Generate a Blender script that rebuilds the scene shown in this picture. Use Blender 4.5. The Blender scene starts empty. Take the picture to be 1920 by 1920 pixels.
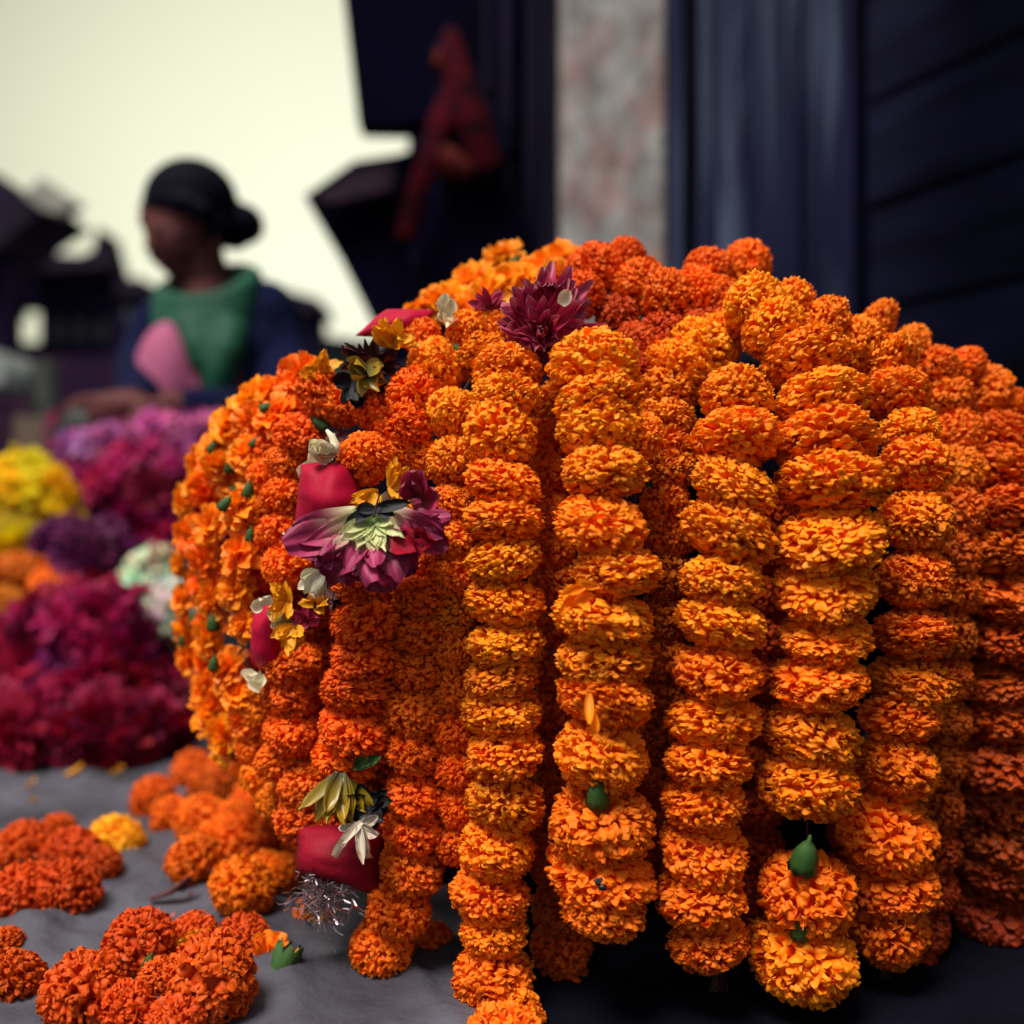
import bpy, bmesh, math, random
from mathutils import Vector, Matrix, noise
S = bpy.context.scene
COL = S.collection
rnd = random.Random(7)
F = 1920.0          # focal length in photo pixels (36 mm lens on a 36 mm wide square frame)
CZ = 0.76           # camera height over the courtyard
TOP = CZ - 0.31     # top of the plinth that carries the stall
V = Vector

# ------------------------------------------------------------------ camera
cam = bpy.data.cameras.new('camera'); co = bpy.data.objects.new('camera', cam); COL.objects.link(co)
co.location = (0, 0, CZ); co.rotation_euler = (math.radians(90), 0, 0)
cam.lens = 36; cam.sensor_width = 36; cam.sensor_height = 36; cam.sensor_fit = 'HORIZONTAL'
cam.clip_start = 0.02; cam.clip_end = 600
cam.dof.use_dof = True; cam.dof.focus_distance = 0.625; cam.dof.aperture_fstop = 2.6
S.camera = co
S.render.resolution_x = S.render.resolution_y = 1024

# ------------------------------------------------------------------ sky, sun, exposure
SUN_EL, SUN_AZ = math.radians(62), math.radians(215)
w = bpy.data.worlds.new('World'); S.world = w; w.use_nodes = True
nt = w.node_tree; nt.nodes.clear()
out = nt.nodes.new('ShaderNodeOutputWorld'); bg = nt.nodes.new('ShaderNodeBackground')
sky = nt.nodes.new('ShaderNodeTexSky'); sky.sky_type = 'NISHITA'; sky.sun_disc = False
sky.sun_elevation = SUN_EL; sky.sun_rotation = SUN_AZ; sky.dust_density = 6; sky.air_density = 1.5
tc = nt.nodes.new('ShaderNodeTexCoord'); sx = nt.nodes.new('ShaderNodeVectorMath'); rp = nt.nodes.new('ShaderNodeValToRGB')
sx.operation = 'DOT_PRODUCT'; g_ = V((-.16, 1, .22)).normalized(); sx.inputs[1].default_value = g_
hm = nt.nodes.new('ShaderNodeMapRange'); hm.inputs['From Min'].default_value = -1; hm.inputs['From Max'].default_value = 1
nt.links.new(tc.outputs['Generated'], sx.inputs[0]); nt.links.new(sx.outputs['Value'], hm.inputs['Value']); nt.links.new(hm.outputs[0], rp.inputs[0])
e = rp.color_ramp.elements
e[0].position = 0.0; e[0].color = (0.36, 0.38, 0.37, 1)
e[1].position = 1.0; e[1].color = (1.04, 1.05, 0.80, 1)
for p_, c_ in ((.5, (.46, .47, .42, 1)), (.92, (.54, .55, .41, 1)), (.968, (.61, .62, .44, 1)), (.988, (.90, .91, .66, 1))):
    m_ = e.new(p_); m_.color = c_
cn = nt.nodes.new('ShaderNodeTexNoise'); cn.inputs['Scale'].default_value = 1.6; cn.inputs['Detail'].default_value = 3
nt.links.new(tc.outputs['Generated'], cn.inputs['Vector'])
mr = nt.nodes.new('ShaderNodeMapRange'); mr.inputs['To Min'].default_value = 8.8; mr.inputs['To Max'].default_value = 10.4
nt.links.new(cn.outputs['Fac'], mr.inputs['Value'])
sc_ = nt.nodes.new('ShaderNodeVectorMath'); sc_.operation = 'SCALE'
nt.links.new(rp.outputs[0], sc_.inputs[0]); nt.links.new(mr.outputs[0], sc_.inputs['Scale'])
sk2 = nt.nodes.new('ShaderNodeVectorMath'); sk2.operation = 'SCALE'; sk2.inputs['Scale'].default_value = 0.12
nt.links.new(sky.outputs[0], sk2.inputs[0])
ad = nt.nodes.new('ShaderNodeVectorMath'); ad.operation = 'ADD'
nt.links.new(sc_.outputs[0], ad.inputs[0]); nt.links.new(sk2.outputs[0], ad.inputs[1])
nt.links.new(ad.outputs[0], bg.inputs['Color']); bg.inputs['Strength'].default_value = 0.1
nt.links.new(bg.outputs[0], out.inputs[0])
sl = bpy.data.lights.new('sun', 'SUN'); so = bpy.data.objects.new('sun', sl); COL.objects.link(so)
sl.energy = 4.7; sl.angle = math.radians(22); sl.color = (1.0, 0.93, 0.80)
so.rotation_euler = (math.pi/2 - SUN_EL, 0, math.pi - SUN_AZ)
so.location = (0, 0, 6)
S.view_settings.view_transform = 'Standard'; S.view_settings.look = 'None'
S.view_settings.exposure = 0.0; S.view_settings.gamma = 1.0; S.view_settings.use_curve_mapping = False
S.cycles.use_denoising = True
S.cycles.max_bounces = 8; S.cycles.diffuse_bounces = 5; S.cycles.transmission_bounces = 4
S.cycles.caustics_reflective = False; S.cycles.caustics_refractive = False

# ------------------------------------------------------------------ helpers
def P(px, py, d):                       # a photo pixel at a distance d in front of the camera, in metres
    return V(((px-960)/F*d, d, CZ-(py-960)/F*d))

def material(name, color, rough=.6, spec=.3, trans=0, metal=0, usecol=False, var=0.0, vscale=30, bump=0, bscale=60, tip=None, rampc=None, stretch=(1,1,1), sheen=0, alt=None, ascale=8, alo=.42, ahi=.62):
    m = bpy.data.materials.new(name); m.use_nodes = True
    t = m.node_tree; n = t.nodes; L = t.links; n.clear()
    o = n.new('ShaderNodeOutputMaterial'); b = n.new('ShaderNodeBsdfPrincipled')
    b.inputs['Roughness'].default_value = rough; b.inputs['Specular IOR Level'].default_value = spec
    b.inputs['Metallic'].default_value = metal; b.inputs['Sheen Weight'].default_value = sheen
    if usecol:
        oi = n.new('ShaderNodeObjectInfo'); cs = oi.outputs['Color']
    else:
        rg = n.new('ShaderNodeRGB'); rg.outputs[0].default_value = (*color, 1); cs = rg.outputs[0]
    if rampc:                            # colour that runs along the petal from its base to its tip
        at = n.new('ShaderNodeAttribute'); at.attribute_name = 'along'
        cr = n.new('ShaderNodeValToRGB'); el = cr.color_ramp.elements
        el[0].position = rampc[0][0]; el[0].color = (*rampc[0][1], 1)
        el[1].position = rampc[-1][0]; el[1].color = (*rampc[-1][1], 1)
        for p_, c_ in rampc[1:-1]:
            q = el.new(p_); q.color = (*c_, 1)
        L.new(at.outputs['Fac'], cr.inputs[0]); cs = cr.outputs[0]
    if tip:                              # rims of the petals yellower than their blades
        at = n.new('ShaderNodeAttribute'); at.attribute_name = 'along'
        mp = n.new('ShaderNodeMapRange'); mp.inputs['From Min'].default_value = .45; mp.inputs['To Max'].default_value = .8
        L.new(at.outputs['Fac'], mp.inputs['Value'])
        mx = n.new('ShaderNodeMix'); mx.data_type = 'RGBA'; mx.blend_type = 'MULTIPLY'
        mx.inputs[0].default_value = 1
        mx2 = n.new('ShaderNodeMix'); mx2.data_type = 'RGBA'
        mx2.inputs[6].default_value = (1, 1, 1, 1); mx2.inputs[7].default_value = (*tip, 1)
        L.new(mp.outputs[0], mx2.inputs[0]); L.new(cs, mx.inputs[6]); L.new(mx2.outputs[2], mx.inputs[7]); cs = mx.outputs[2]
    if alt:                              # patches of a second colour
        tcn = n.new('ShaderNodeTexCoord'); mpp = n.new('ShaderNodeMapping'); mpp.inputs['Scale'].default_value = stretch
        L.new(tcn.outputs['Object'], mpp.inputs[0])
        nz = n.new('ShaderNodeTexNoise'); nz.inputs['Scale'].default_value = ascale; nz.inputs['Detail'].default_value = 6; nz.inputs['Distortion'].default_value = .6
        L.new(mpp.outputs[0], nz.inputs['Vector'])
        mp = n.new('ShaderNodeMapRange'); mp.inputs['From Min'].default_value = alo; mp.inputs['From Max'].default_value = ahi
        L.new(nz.outputs['Fac'], mp.inputs['Value'])
        mx = n.new('ShaderNodeMix'); mx.data_type = 'RGBA'; mx.inputs[7].default_value = (*alt, 1)
        L.new(mp.outputs[0], mx.inputs[0]); L.new(cs, mx.inputs[6]); cs = mx.outputs[2]
    if var:
        tcn = n.new('ShaderNodeTexCoord'); mpp = n.new('ShaderNodeMapping'); mpp.inputs['Scale'].default_value = stretch
        L.new(tcn.outputs['Object'], mpp.inputs[0])
        nz = n.new('ShaderNodeTexNoise'); nz.inputs['Scale'].default_value = vscale; nz.inputs['Detail'].default_value = 5
        L.new(mpp.outputs[0], nz.inputs['Vector'])
        hs = n.new('ShaderNodeMapRange'); hs.inputs['From Min'].default_value = .3; hs.inputs['From Max'].default_value = .7
        hs.inputs['To Min'].default_value = 1-var; hs.inputs['To Max'].default_value = 1+var
        L.new(nz.outputs['Fac'], hs.inputs['Value'])
        vm = n.new('ShaderNodeVectorMath'); vm.operation = 'SCALE'
        L.new(cs, vm.inputs[0]); L.new(hs.outputs[0], vm.inputs['Scale']); cs = vm.outputs[0]
    L.new(cs, b.inputs['Base Color'])
    if bump:
        tcn = n.new('ShaderNodeTexCoord'); mpp = n.new('ShaderNodeMapping'); mpp.inputs['Scale'].default_value = stretch
        L.new(tcn.outputs['Object'], mpp.inputs[0])
        nz = n.new('ShaderNodeTexNoise'); nz.inputs['Scale'].default_value = bscale; nz.inputs['Detail'].default_value = 4
        L.new(mpp.outputs[0], nz.inputs['Vector'])
        bp = n.new('ShaderNodeBump'); bp.inputs['Strength'].default_value = bump; bp.inputs['Distance'].default_value = .01
        L.new(nz.outputs['Fac'], bp.inputs['Height']); L.new(bp.outputs[0], b.inputs['Normal'])
    if trans:
        tr = n.new('ShaderNodeBsdfTranslucent'); L.new(cs, tr.inputs[0])
        ms = n.new('ShaderNodeMixShader'); ms.inputs[0].default_value = trans
        L.new(b.outputs[0], ms.inputs[1]); L.new(tr.outputs[0], ms.inputs[2]); L.new(ms.outputs[0], o.inputs[0])
    else:
        L.new(b.outputs[0], o.inputs[0])
    return m

def mesh_from(name, vs, fs, mat, along=None, smooth=True):
    me = bpy.data.meshes.new(name); me.from_pydata([tuple(v) for v in vs], [], fs)
    if along is not None:
        a = me.attributes.new('along', 'FLOAT', 'POINT'); a.data.foreach_set('value', along)
    if mat: me.materials.append(mat)
    me.polygons.foreach_set('use_smooth', [smooth]*len(me.polygons)); me.update()
    return me

def link(name, me, parent=None, mw=None, color=None, **props):
    o = bpy.data.objects.new(name, me); COL.objects.link(o)
    if parent: o.parent = parent
    if mw is not None: o.matrix_world = (parent_inv(parent) @ mw) if parent else mw
    if color: o.color = (*color, 1)
    for k, v in props.items(): o[k] = v
    return o
INV = {}
def parent_inv(p):                      # parents are only ever translated, so children keep plain local matrices
    if p.name not in INV:
        t = V(p.location); q = p.parent
        while q: t = t + V(q.location); q = q.parent
        INV[p.name] = Matrix.Translation(-t)
    return INV[p.name]
def thing(name, label, cat, loc, group=None):
    o = bpy.data.objects.new(name, None); COL.objects.link(o); o.location = loc
    o.empty_display_size = .02
    o['label'] = label; o['category'] = cat
    if group: o['group'] = group
    return o
def holder(name, parent, loc):          # an Empty part that carries sub-parts
    o = bpy.data.objects.new(name, None); COL.objects.link(o); o.parent = parent
    o.location = parent_inv(parent) @ V(loc); o.empty_display_size = .01
    return o
def frame(axis, spin=0, ref=None):      # rotation whose local Z is the axis
    z = V(axis).normalized(); r = V(ref) if ref is not None else V((.3, .9, .1))
    x = r.cross(z)
    if x.length < 1e-4: x = V((1, 0, 0)).cross(z)
    x.normalize(); y = z.cross(x)
    return Matrix((x, y, z)).transposed().to_4x4() @ Matrix.Rotation(spin, 4, 'Z')

class MB:
    def __init__(s): s.v = []; s.f = []
    def box(s, c, h, rot=None):
        n = len(s.v); M = rot or Matrix.Identity(3)
        for a in (-1, 1):
            for b in (-1, 1):
                for d in (-1, 1): s.v.append(V(c) + M @ V((a*h[0], b*h[1], d*h[2])))
        for q in ((0,1,3,2),(4,6,7,5),(0,4,5,1),(2,3,7,6),(0,2,6,4),(1,5,7,3)): s.f.append([n+i for i in q])
        return s
    def prism(s, pts, d, thick):        # outline in photo pixels, standing at distance d, going back by thick
        n = len(s.v); k = len(pts)
        a = [P(x, y, d) for x, y in pts]
        s.v += a + [p + V((0, thick, 0)) for p in a]
        s.f.append([n+i for i in range(k)]); s.f.append([n+k+i for i in reversed(range(k))])
        for i in range(k): j = (i+1) % k; s.f.append([n+j, n+i, n+k+i, n+k+j])
        return s
    def tube(s, pts, rad, seg=8, cap=True):
        n = len(s.v); pts = [V(p) for p in pts]; rr = rad if isinstance(rad, (list, tuple)) else [rad]*len(pts)
        for i, p in enumerate(pts):
            t = (pts[min(i+1, len(pts)-1)] - pts[max(i-1, 0)])
            M = frame(t if t.length > 1e-9 else V((0, 0, 1)))
            for k in range(seg):
                an = 2*math.pi*k/seg
                s.v.append(p + M @ V((math.cos(an)*rr[i], math.sin(an)*rr[i], 0)))
        for i in range(len(pts)-1):
            for k in range(seg):
                a = n+i*seg+k; b = n+i*seg+(k+1) % seg; s.f.append([a, b, b+seg, a+seg])
        if cap:
            s.f.append([n+k for k in reversed(range(seg))]); s.f.append([n+(len(pts)-1)*seg+k for k in range(seg)])
        return s
    def ball(s, c, r, seg=16, rings=10, rot=None):
        n = len(s.v); r = r if isinstance(r, (tuple, list)) else (r, r, r); M = rot or Matrix.Identity(3)
        for i in range(1, rings):
            th = math.pi*i/rings
            for k in range(seg):
                ph = 2*math.pi*k/seg
                s.v.append(V(c) + M @ V((r[0]*math.sin(th)*math.cos(ph), r[1]*math.sin(th)*math.sin(ph), r[2]*math.cos(th))))
        a = len(s.v); s.v.append(V(c) + M @ V((0, 0, r[2]))); s.v.append(V(c) + M @ V((0, 0, -r[2])))
        for i in range(rings-2):
            for k in range(seg): k2 = (k+1) % seg; s.f.append([n+i*seg+k, n+(i+1)*seg+k, n+(i+1)*seg+k2, n+i*seg+k2])
        for k in range(seg):
            k2 = (k+1) % seg; s.f.append([a, n+k, n+k2]); s.f.append([a+1, n+(rings-2)*seg+k2, n+(rings-2)*seg+k])
        return s
    def build(s, name, mat, parent=None, smooth=False, bevel=0, remesh=0, smoothit=0, **props):
        off = V((0, 0, 0))
        vs = s.v
        me = mesh_from(name, vs, s.f, mat, smooth=smooth)
        o = link(name, me, parent, Matrix.Identity(4) if parent else None, **props)
        if remesh:
            m = o.modifiers.new('skin', 'REMESH'); m.mode = 'VOXEL'; m.voxel_size = remesh; m.use_smooth_shade = True
            if smoothit:
                m = o.modifiers.new('soft', 'SMOOTH'); m.factor = .5; m.iterations = smoothit
        if bevel:
            m = o.modifiers.new('edge', 'BEVEL'); m.width = bevel; m.segments = 2; m.limit_method = 'ANGLE'
        return o

# ------------------------------------------------------------------ materials
M_flower = material('marigold_petal', (0, 0, 0), rough=.55, spec=.25, trans=.22, usecol=True, var=.16, vscale=2.5, tip=(1.08, 1.7, 2.2))
M_loose = material('loose_marigold_petal', (0, 0, 0), rough=.5, spec=.3, trans=.28, usecol=True, var=.15, vscale=2, tip=(1.05, 1.35, 1.6))
M_green = material('calyx_green', (.035, .10, .022), rough=.5, spec=.3, var=.5, vscale=160, bump=.3, bscale=200)
M_thread = material('thread', (.07, .035, .03), rough=.9, spec=.1)
M_crimson = material('crimson_petal', (.50, .006, .045), rough=.58, spec=.15, trans=.15, var=.22, vscale=30, bump=.08, bscale=160, stretch=(1,1,.15))
M_crimson2 = material('dark_crimson_petal', (.26, .004, .02), rough=.6, spec=.15, trans=.05, var=.25, vscale=40, bump=.2, bscale=80)
M_white = material('white_petal', (.82, .78, .60), rough=.5, spec=.3, trans=.15, var=.12, vscale=60)
M_yellow = material('yellow_petal', (.85, .38, .01), rough=.5, spec=.3, trans=.2, var=.2, vscale=80)
M_olive = material('olive_petal', (0,0,0), rough=.35, spec=.5, trans=.1, var=.2, vscale=70, rampc=[(0, (.10, .10, .06)), (.35, (.24, .17, .02)), (1, (.36, .22, .015))])
M_dried = material('dried_petal', (.075, .018, .022), rough=.7, trans=.05, var=.5, vscale=90)
M_dark = material('dark_sepal', (.008, .009, .014), rough=.6, var=.4, vscale=60)
M_dahlia = material('faded_dahlia_petal', (0,0,0), rough=.5, spec=.3, trans=.15, var=.35, vscale=90, stretch=(4, .35, 1),
    rampc=[(0, (.28, .36, .10)), (.22, (.62, .62, .34)), (.48, (.55, .34, .28)), (.66, (.42, .05, .14)), (1, (.28, .018, .09))])
M_dahlia2 = material('plum_dahlia_petal', (0,0,0), rough=.5, spec=.3, trans=.15, var=.4, vscale=90, stretch=(4, .35, 1),
    rampc=[(0, (.12, .010, .02)), (.35, (.36, .014, .05)), (.8, (.48, .035, .12)), (1, (.52, .16, .24))])
M_bract = material('pale_green_bract', (0,0,0), rough=.5, spec=.3, trans=.2, var=.15, vscale=70, rampc=[(0, (.16, .26, .05)), (.5, (.55, .60, .26)), (1, (.68, .66, .42))])
M_bloom = material('heap_flower_petal', (0,0,0), rough=.6, spec=.2, trans=.2, usecol=True, var=.3, vscale=2, tip=(1.3, 1.5, 1.5))
M_tinsel = material('silver_tinsel', (.55, .45, .5), rough=.22, metal=.9)
M_fly = material('fly_black', (.006, .007, .012), rough=.3, spec=.6)

# ------------------------------------------------------------------ flower meshes
def sheet(vs, fs, al, base, d, wd, L, W, R, nr=4, ncol=5, curl=.3, ruffle=.12, lean=.2, fan=.3, teeth=0, v0=0):
    """one petal: grows from base along d, widens along wd, curls about t"""
    t = d.cross(wd).normalized(); n = len(vs); ph = R.uniform(0, 6.3); fr = R.uniform(2.5, 4.5)
    sgn = R.choice((-1, 1))
    for i in range(nr):
        v = i/(nr-1)
        hw = W*(fan + (1-fan)*math.sin(min(1, v*1.15)*math.pi/2)) * (1 if v < .99 else .82)
        for j in range(ncol):
            u = 2*j/(ncol-1)-1
            ln = v*L*(1 - .12*u*u*v) + (teeth*L*(1 if j % 2 else -1)*(v > .99))
            p = base + d*ln + wd*(u*hw) + t*(curl*W*(u*u)*v*sgn + ruffle*W*math.sin(u*fr+ph)*v*v*2 + lean*L*v*v)
            vs.append(p); al.append(v0 + (1-v0)*v)
    for i in range(nr-1):
        for j in range(ncol-1):
            a = n+i*ncol+j; fs.append([a, a+1, a+1+ncol, a+ncol])

def pompon(seed, count=410):
    R = random.Random(seed); vs, fs, al = [], [], []
    mb = MB().ball((0, 0, 0), .66, 14, 9); vs += mb.v; fs += mb.f; al += [0]*len(mb.v)
    lump = [(V((R.gauss(0, 1), R.gauss(0, 1), R.gauss(0, .7))).normalized(), R.uniform(-.09, .13)) for _ in range(6)]
    g = (1+5**.5)/2
    for k in range(count):
        z = 1-2*(k+.5)/count; r = math.sqrt(1-z*z); a = 2*math.pi*k/g
        n = V((r*math.cos(a), r*math.sin(a), z)) + V((R.gauss(0, .05), R.gauss(0, .05), R.gauss(0, .05))); n.normalize()
        tg = n.cross(V((R.gauss(0, 1), R.gauss(0, 1), R.gauss(0, 1)))).normalized()
        wd = n.cross(tg).normalized()
        sq = (abs(n.x)**2.6+abs(n.y)**2.6+abs(n.z)**2.6)**(-1/2.6)   # a little fuller than a ball
        rad = 1.0
        for q, s_ in lump: rad += s_*max(0, n.dot(q))**4
        rad *= .5+.5*sq
        b = .60; H = (rad-b)*R.uniform(.80, 1.06); W = R.uniform(.085, .160); T = R.uniform(.05, .26)
        curl = R.uniform(-.8, .9); rf = R.uniform(.22, .5); ph = R.uniform(0, 6.3); fr = R.uniform(2.6, 5.2)
        nr, nc = 5, 7; n0 = len(vs)
        for i in range(nr):
            v = i/(nr-1); hw = W*(.4+.6*math.sin(min(1, v*1.45)*math.pi/2))
            up = H*(1-(1-v)**2.3)*(1-.10*(v > .9)); sd = T*v**3
            for j in range(nc):
                u = 2*j/(nc-1)-1
                e_ = (1-.25*u*u*v)
                p = n*(b+up*(1-.13*u*u*v) + curl*W*u*u*v*.9 + rf*W*math.sin(u*fr+ph)*v*v*1.3) + tg*(sd*e_ + rf*W*math.cos(u*fr*.8+ph)*v*v*.9 - curl*W*.55*u*u*v) + wd*(u*hw)
                vs.append(p); al.append(v)
        for i in range(nr-1):
            for j in range(nc-1):
                a_ = n0+i*nc+j; fs.append([a_, a_+1, a_+1+nc, a_+nc])
    return mesh_from('marigold_head', vs, fs, M_flower, al)

def loose_head(seed, rings=((9, .0, .95, .34), (9, .35, .95, .34), (9, .7, .85, .30), (8, 1.0, .7, .26), (5, 1.3, .55, .2)), mat=None, seg=(5, 7)):
    R = random.Random(seed); vs, fs, al = [], [], []
    mb = MB().ball((0, 0, -.1), (.24, .24, .3), 10, 7); vs += mb.v; fs += mb.f; al += [0]*len(mb.v)
    for cnt, el, L, W in rings:
        off = R.uniform(0, 6)
        for k in range(cnt):
            a = off + 2*math.pi*k/cnt + R.uniform(-.25, .25); ee = el + R.uniform(-.2, .2)
            d = V((math.cos(a)*math.cos(ee), math.sin(a)*math.cos(ee), math.sin(ee)))
            wd = V((-math.sin(a), math.cos(a), R.uniform(-.3, .3))).normalized()
            sheet(vs, fs, al, d*.1 + V((0, 0, -.18)), d, wd, L*R.uniform(.82, 1.1), W*R.uniform(.85, 1.2), R, seg[0], seg[1],
                  curl=R.uniform(-.3, .6), ruffle=R.uniform(.10, .30), lean=R.uniform(-.45, .15), fan=.3)
    return mesh_from('loose_head', vs, fs, mat or M_loose, al)

def calyx_mesh():
    vs, fs = [], []
    prof = [(-.25, .05), (0.0, .09), (.10, .22), (.3, .36), (.55, .46), (.8, .48), (1.0, .56)]
    seg = 16
    for z, r in prof:
        for k in range(seg):
            a = 2*math.pi*k/seg; rr = r*(1 + .10*abs(math.cos(4*a)))
            vs.append((rr*math.cos(a), rr*math.sin(a), -z - (.22*(k % 2) if z == 1.0 else 0)))
    for i in range(len(prof)-1):
        for k in range(seg):
            a = i*seg+k; b = i*seg+(k+1) % seg; fs.append([a, a+seg, b+seg, b])
    fs.append([k for k in range(seg)])
    vs.append((0, 0, -.8)); c = len(vs)-1; n = (len(prof)-1)*seg
    for k in range(seg): fs.append([c, n+(k+1) % seg, n+k])
    return mesh_from('calyx', vs, fs, M_green)

POM = [pompon(100+i) for i in range(9)]
LOOSE = [loose_head(200+i) for i in range(6)]
BLOOM = [loose_head(300+i, ((12, .1, 1.0, .2), (12, .4, .9, .19), (10, .75, .75, .17), (8, 1.1, .5, .14)), M_bloom, (4, 4)) for i in range(4)]
CALYX = calyx_mesh()

# ------------------------------------------------------------------ the heap the garlands hang over
HC = (.085, .905); HR = .365; HY = .285; Z0 = -.03; HH = .255
def hf(p):
    x, y, z = p[0]-HC[0], p[1]-HC[1], p[2]-CZ
    r = math.hypot(x, y*HR/HY)
    if z < Z0: return r/(HR*(1 - .10*min(1, (Z0-z)/.3)))
    return ((r/HR)**2.2 + ((z-Z0)/HH)**2.2)**(1/2.2)
def depth(px, py):
    best = (9, .9); d = .45
    while d < 1.15:
        f = hf(P(px, py, d))
        if f <= 1: return d
        if f < best[0]: best = (f, d)
        d += .004
    return best[1]

OR_Y = (1.0, .245, .005); OR_M = (.96, .172, .004); OR_R = (.90, .115, .003); OR_SHADE = (.60, .048, .003); YEL = (1.0, .32, .006)  # the darkest orange has the shade of deep and low blooms put in
NFL = 0
def lerp(a, b, t): return tuple(a[i]+(b[i]-a[i])*t for i in range(len(a)))
def jit(c, k=.11):
    s = 1+rnd.uniform(-k, k); g = 1+rnd.uniform(-k*1.6, k*1.6)
    return (min(1, c[0]*s), c[1]*s*g, c[2]*s)
def put(parent, kind, pos, axis, rx, rz, color, label=None):
    me = rnd.choice(POM if kind == 'pom' else LOOSE if kind == 'loose' else BLOOM)
    M = Matrix.Translation(pos) @ frame(axis, rnd.uniform(0, 6.28)) @ Matrix.Diagonal((rx*rnd.uniform(.96, 1.04), rx*rnd.uniform(.96, 1.04), rz, 1))
    o = link('marigold', me, parent, M, jit(color))
    if label: o['label'] = label
    return o
def garland(label, pts, color=OR_M, off=0.0, kind='pom', group='marigold garlands hung over the heap', cal=(), thread=True, color2=None, dfun=None, tilt=.17, grow=1.0, name='marigold_garland', spots=None):
    """pts: (x, y, width, height) of each flower in photo pixels; depth comes from the heap under it"""
    pos = []
    for p in pts:
        d = (dfun(p) if dfun else depth(p[0], p[1])) + off + (p[4] if len(p) > 4 else 0)
        pos.append((P(p[0], p[1], d), d))
    t = thing(name, label, 'garland', pos[-1][0], group)
    n = len(pts); fl = []
    for i, p in enumerate(pts):
        a = pos[max(0, i-1)][0]; b = pos[min(n-1, i+1)][0]
        ax = (a-b) if (a-b).length > 1e-4 else V((0, 0, 1))
        q = pos[i][0]; d = pos[i][1]
        ax = ax.normalized() + V((rnd.gauss(0, tilt), rnd.gauss(0, tilt), rnd.gauss(0, tilt)))
        rx = p[2]*d/F/2*grow*.95; rz = p[3]*d/F/2*grow*1.06
        if p[3] > .82*p[2]: ax = V((rnd.gauss(0, .5), -.8, .8+rnd.gauss(0, .4)))
        if kind == 'loose':
            ax = (q - V((HC[0], HC[1], CZ-.1))).normalized() + V((rnd.gauss(0, .35), rnd.gauss(0, .3)-.5, rnd.gauss(0, .45)))
            rx *= 1.2; rz = rx*.9
        c = color if color2 is None else lerp(color, color2, i/max(1, n-1))
        o = put(t, kind, q, ax, rx, rz, c)
        fl.append((o, q, d))
    for c in cal:                        # green calyx showing where two flowers have slid apart
        x, y, s = c[:3]
        o, q, d = min(fl, key=lambda k: (P(x, y, k[2])-k[1]).length)
        pos_ = P(x, y, d - (c[4]*(.55 if c[4] > .038 else .38) if len(c) > 4 else .008)); r = s*d/F*.85
        ang = math.radians(c[3]) if len(c) > 3 else 0
        M = Matrix.Translation(pos_) @ frame(V((math.sin(ang), -.35, math.cos(ang)))) @ Matrix.Diagonal((r*.9, r*.9, r*1.1, 1)) @ Matrix.Translation((0, 0, .5))
        k = bpy.data.objects.new('calyx', CALYX); COL.objects.link(k); k.parent = o
        k.matrix_parent_inverse = Matrix.Identity(4)
        k.matrix_local = (Matrix.Translation(t.location) @ o.matrix_local).inverted() @ M
    if thread and n > 1:
        MB().tube([q for q, _ in pos], .0006, 5).build('thread', M_thread, t, smooth=True)
    return t

G = garland
G('bright orange garland hanging just left of the widest garland with the fly',
  [(950,700,135,95),(950,748,138,88),(938,823,148,118),(945,908,152,92),(942,977,156,84),(945,1048,150,85),(945,1130,154,88),(945,1206,148,82),(938,1268,142,78),(940,1335,156,90),(945,1412,156,90),(945,1503,160,104),(933,1590,146,110),(920,1680,156,102),(925,1748,132,84),(925,1832,166,118),(950,1908,152,90,-.012),(945,1956,156,90,-.052)],
  OR_Y, -.012, color2=OR_M, cal=[(932,1645,26,10)])
B_ = G('widest orange garland in mid heap, green calyx showing and a fly on a low bloom',
  [(1113,690,178,132),(1120,752,165,90),(1125,806,172,108),(1132,884,178,102),(1127,985,188,114),(1160,1070,168,92),(1133,1157,194,102),(1130,1235,180,88),(1135,1310,192,102),(1130,1415,178,122),(1130,1545,202,138),(1130,1642,202,112),(1130,1702,176,98),(1200,815,96,86,.01)],
  OR_Y, -.02, color2=OR_M, cal=[(1118,1484,50,0,.04)])
G('bright orange garland left of the bare thread one, ending in a thread tassel',
  [(1380,745,142,102),(1380,825,180,97),(1375,912,166,94),(1365,1000,184,107),(1355,1088,170,97),(1352,1168,182,98),(1347,1260,178,107),(1337,1352,182,100),(1325,1430,166,92),(1318,1503,170,100),(1320,1588,174,107),(1312,1680,174,107),(1330,1765,156,98)],
  OR_Y, -.015, color2=OR_M)
G('thick bright orange garland whose two lowest blooms hang on a bare thread',
  [(1412,570,120,95),(1450,615,140,92),(1512,672,178,102),(1540,750,188,102),(1550,830,194,102),(1553,908,202,102),(1555,1010,206,110),(1545,1105,200,108),(1550,1192,190,95),(1535,1277,190,100),(1523,1378,184,117),(1515,1475,196,118),(1512,1676,186,146),(1508,1797,200,146)],
  OR_Y, -.022, color2=OR_M, cal=[(1510,1602,60,8,.045),(1500,1738,40,0,.04)])
G('orange garland right of the bare thread one, with black gaps low down',
  [(1475,575,120,82),(1540,612,125,80),(1605,645,125,80),(1665,680,140,80),(1680,740,130,84),(1705,808,124,84),(1717,872,138,102),(1718,975,144,112),(1712,1083,148,114),(1715,1190,156,94),(1708,1280,166,98),(1690,1348,152,88),(1680,1437,166,112),(1660,1557,194,128),(1672,1652,180,98),(1667,1740,150,130)],
  OR_Y, -.008, color2=OR_R, cal=[(1655,1500,30,5,.004)])
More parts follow.
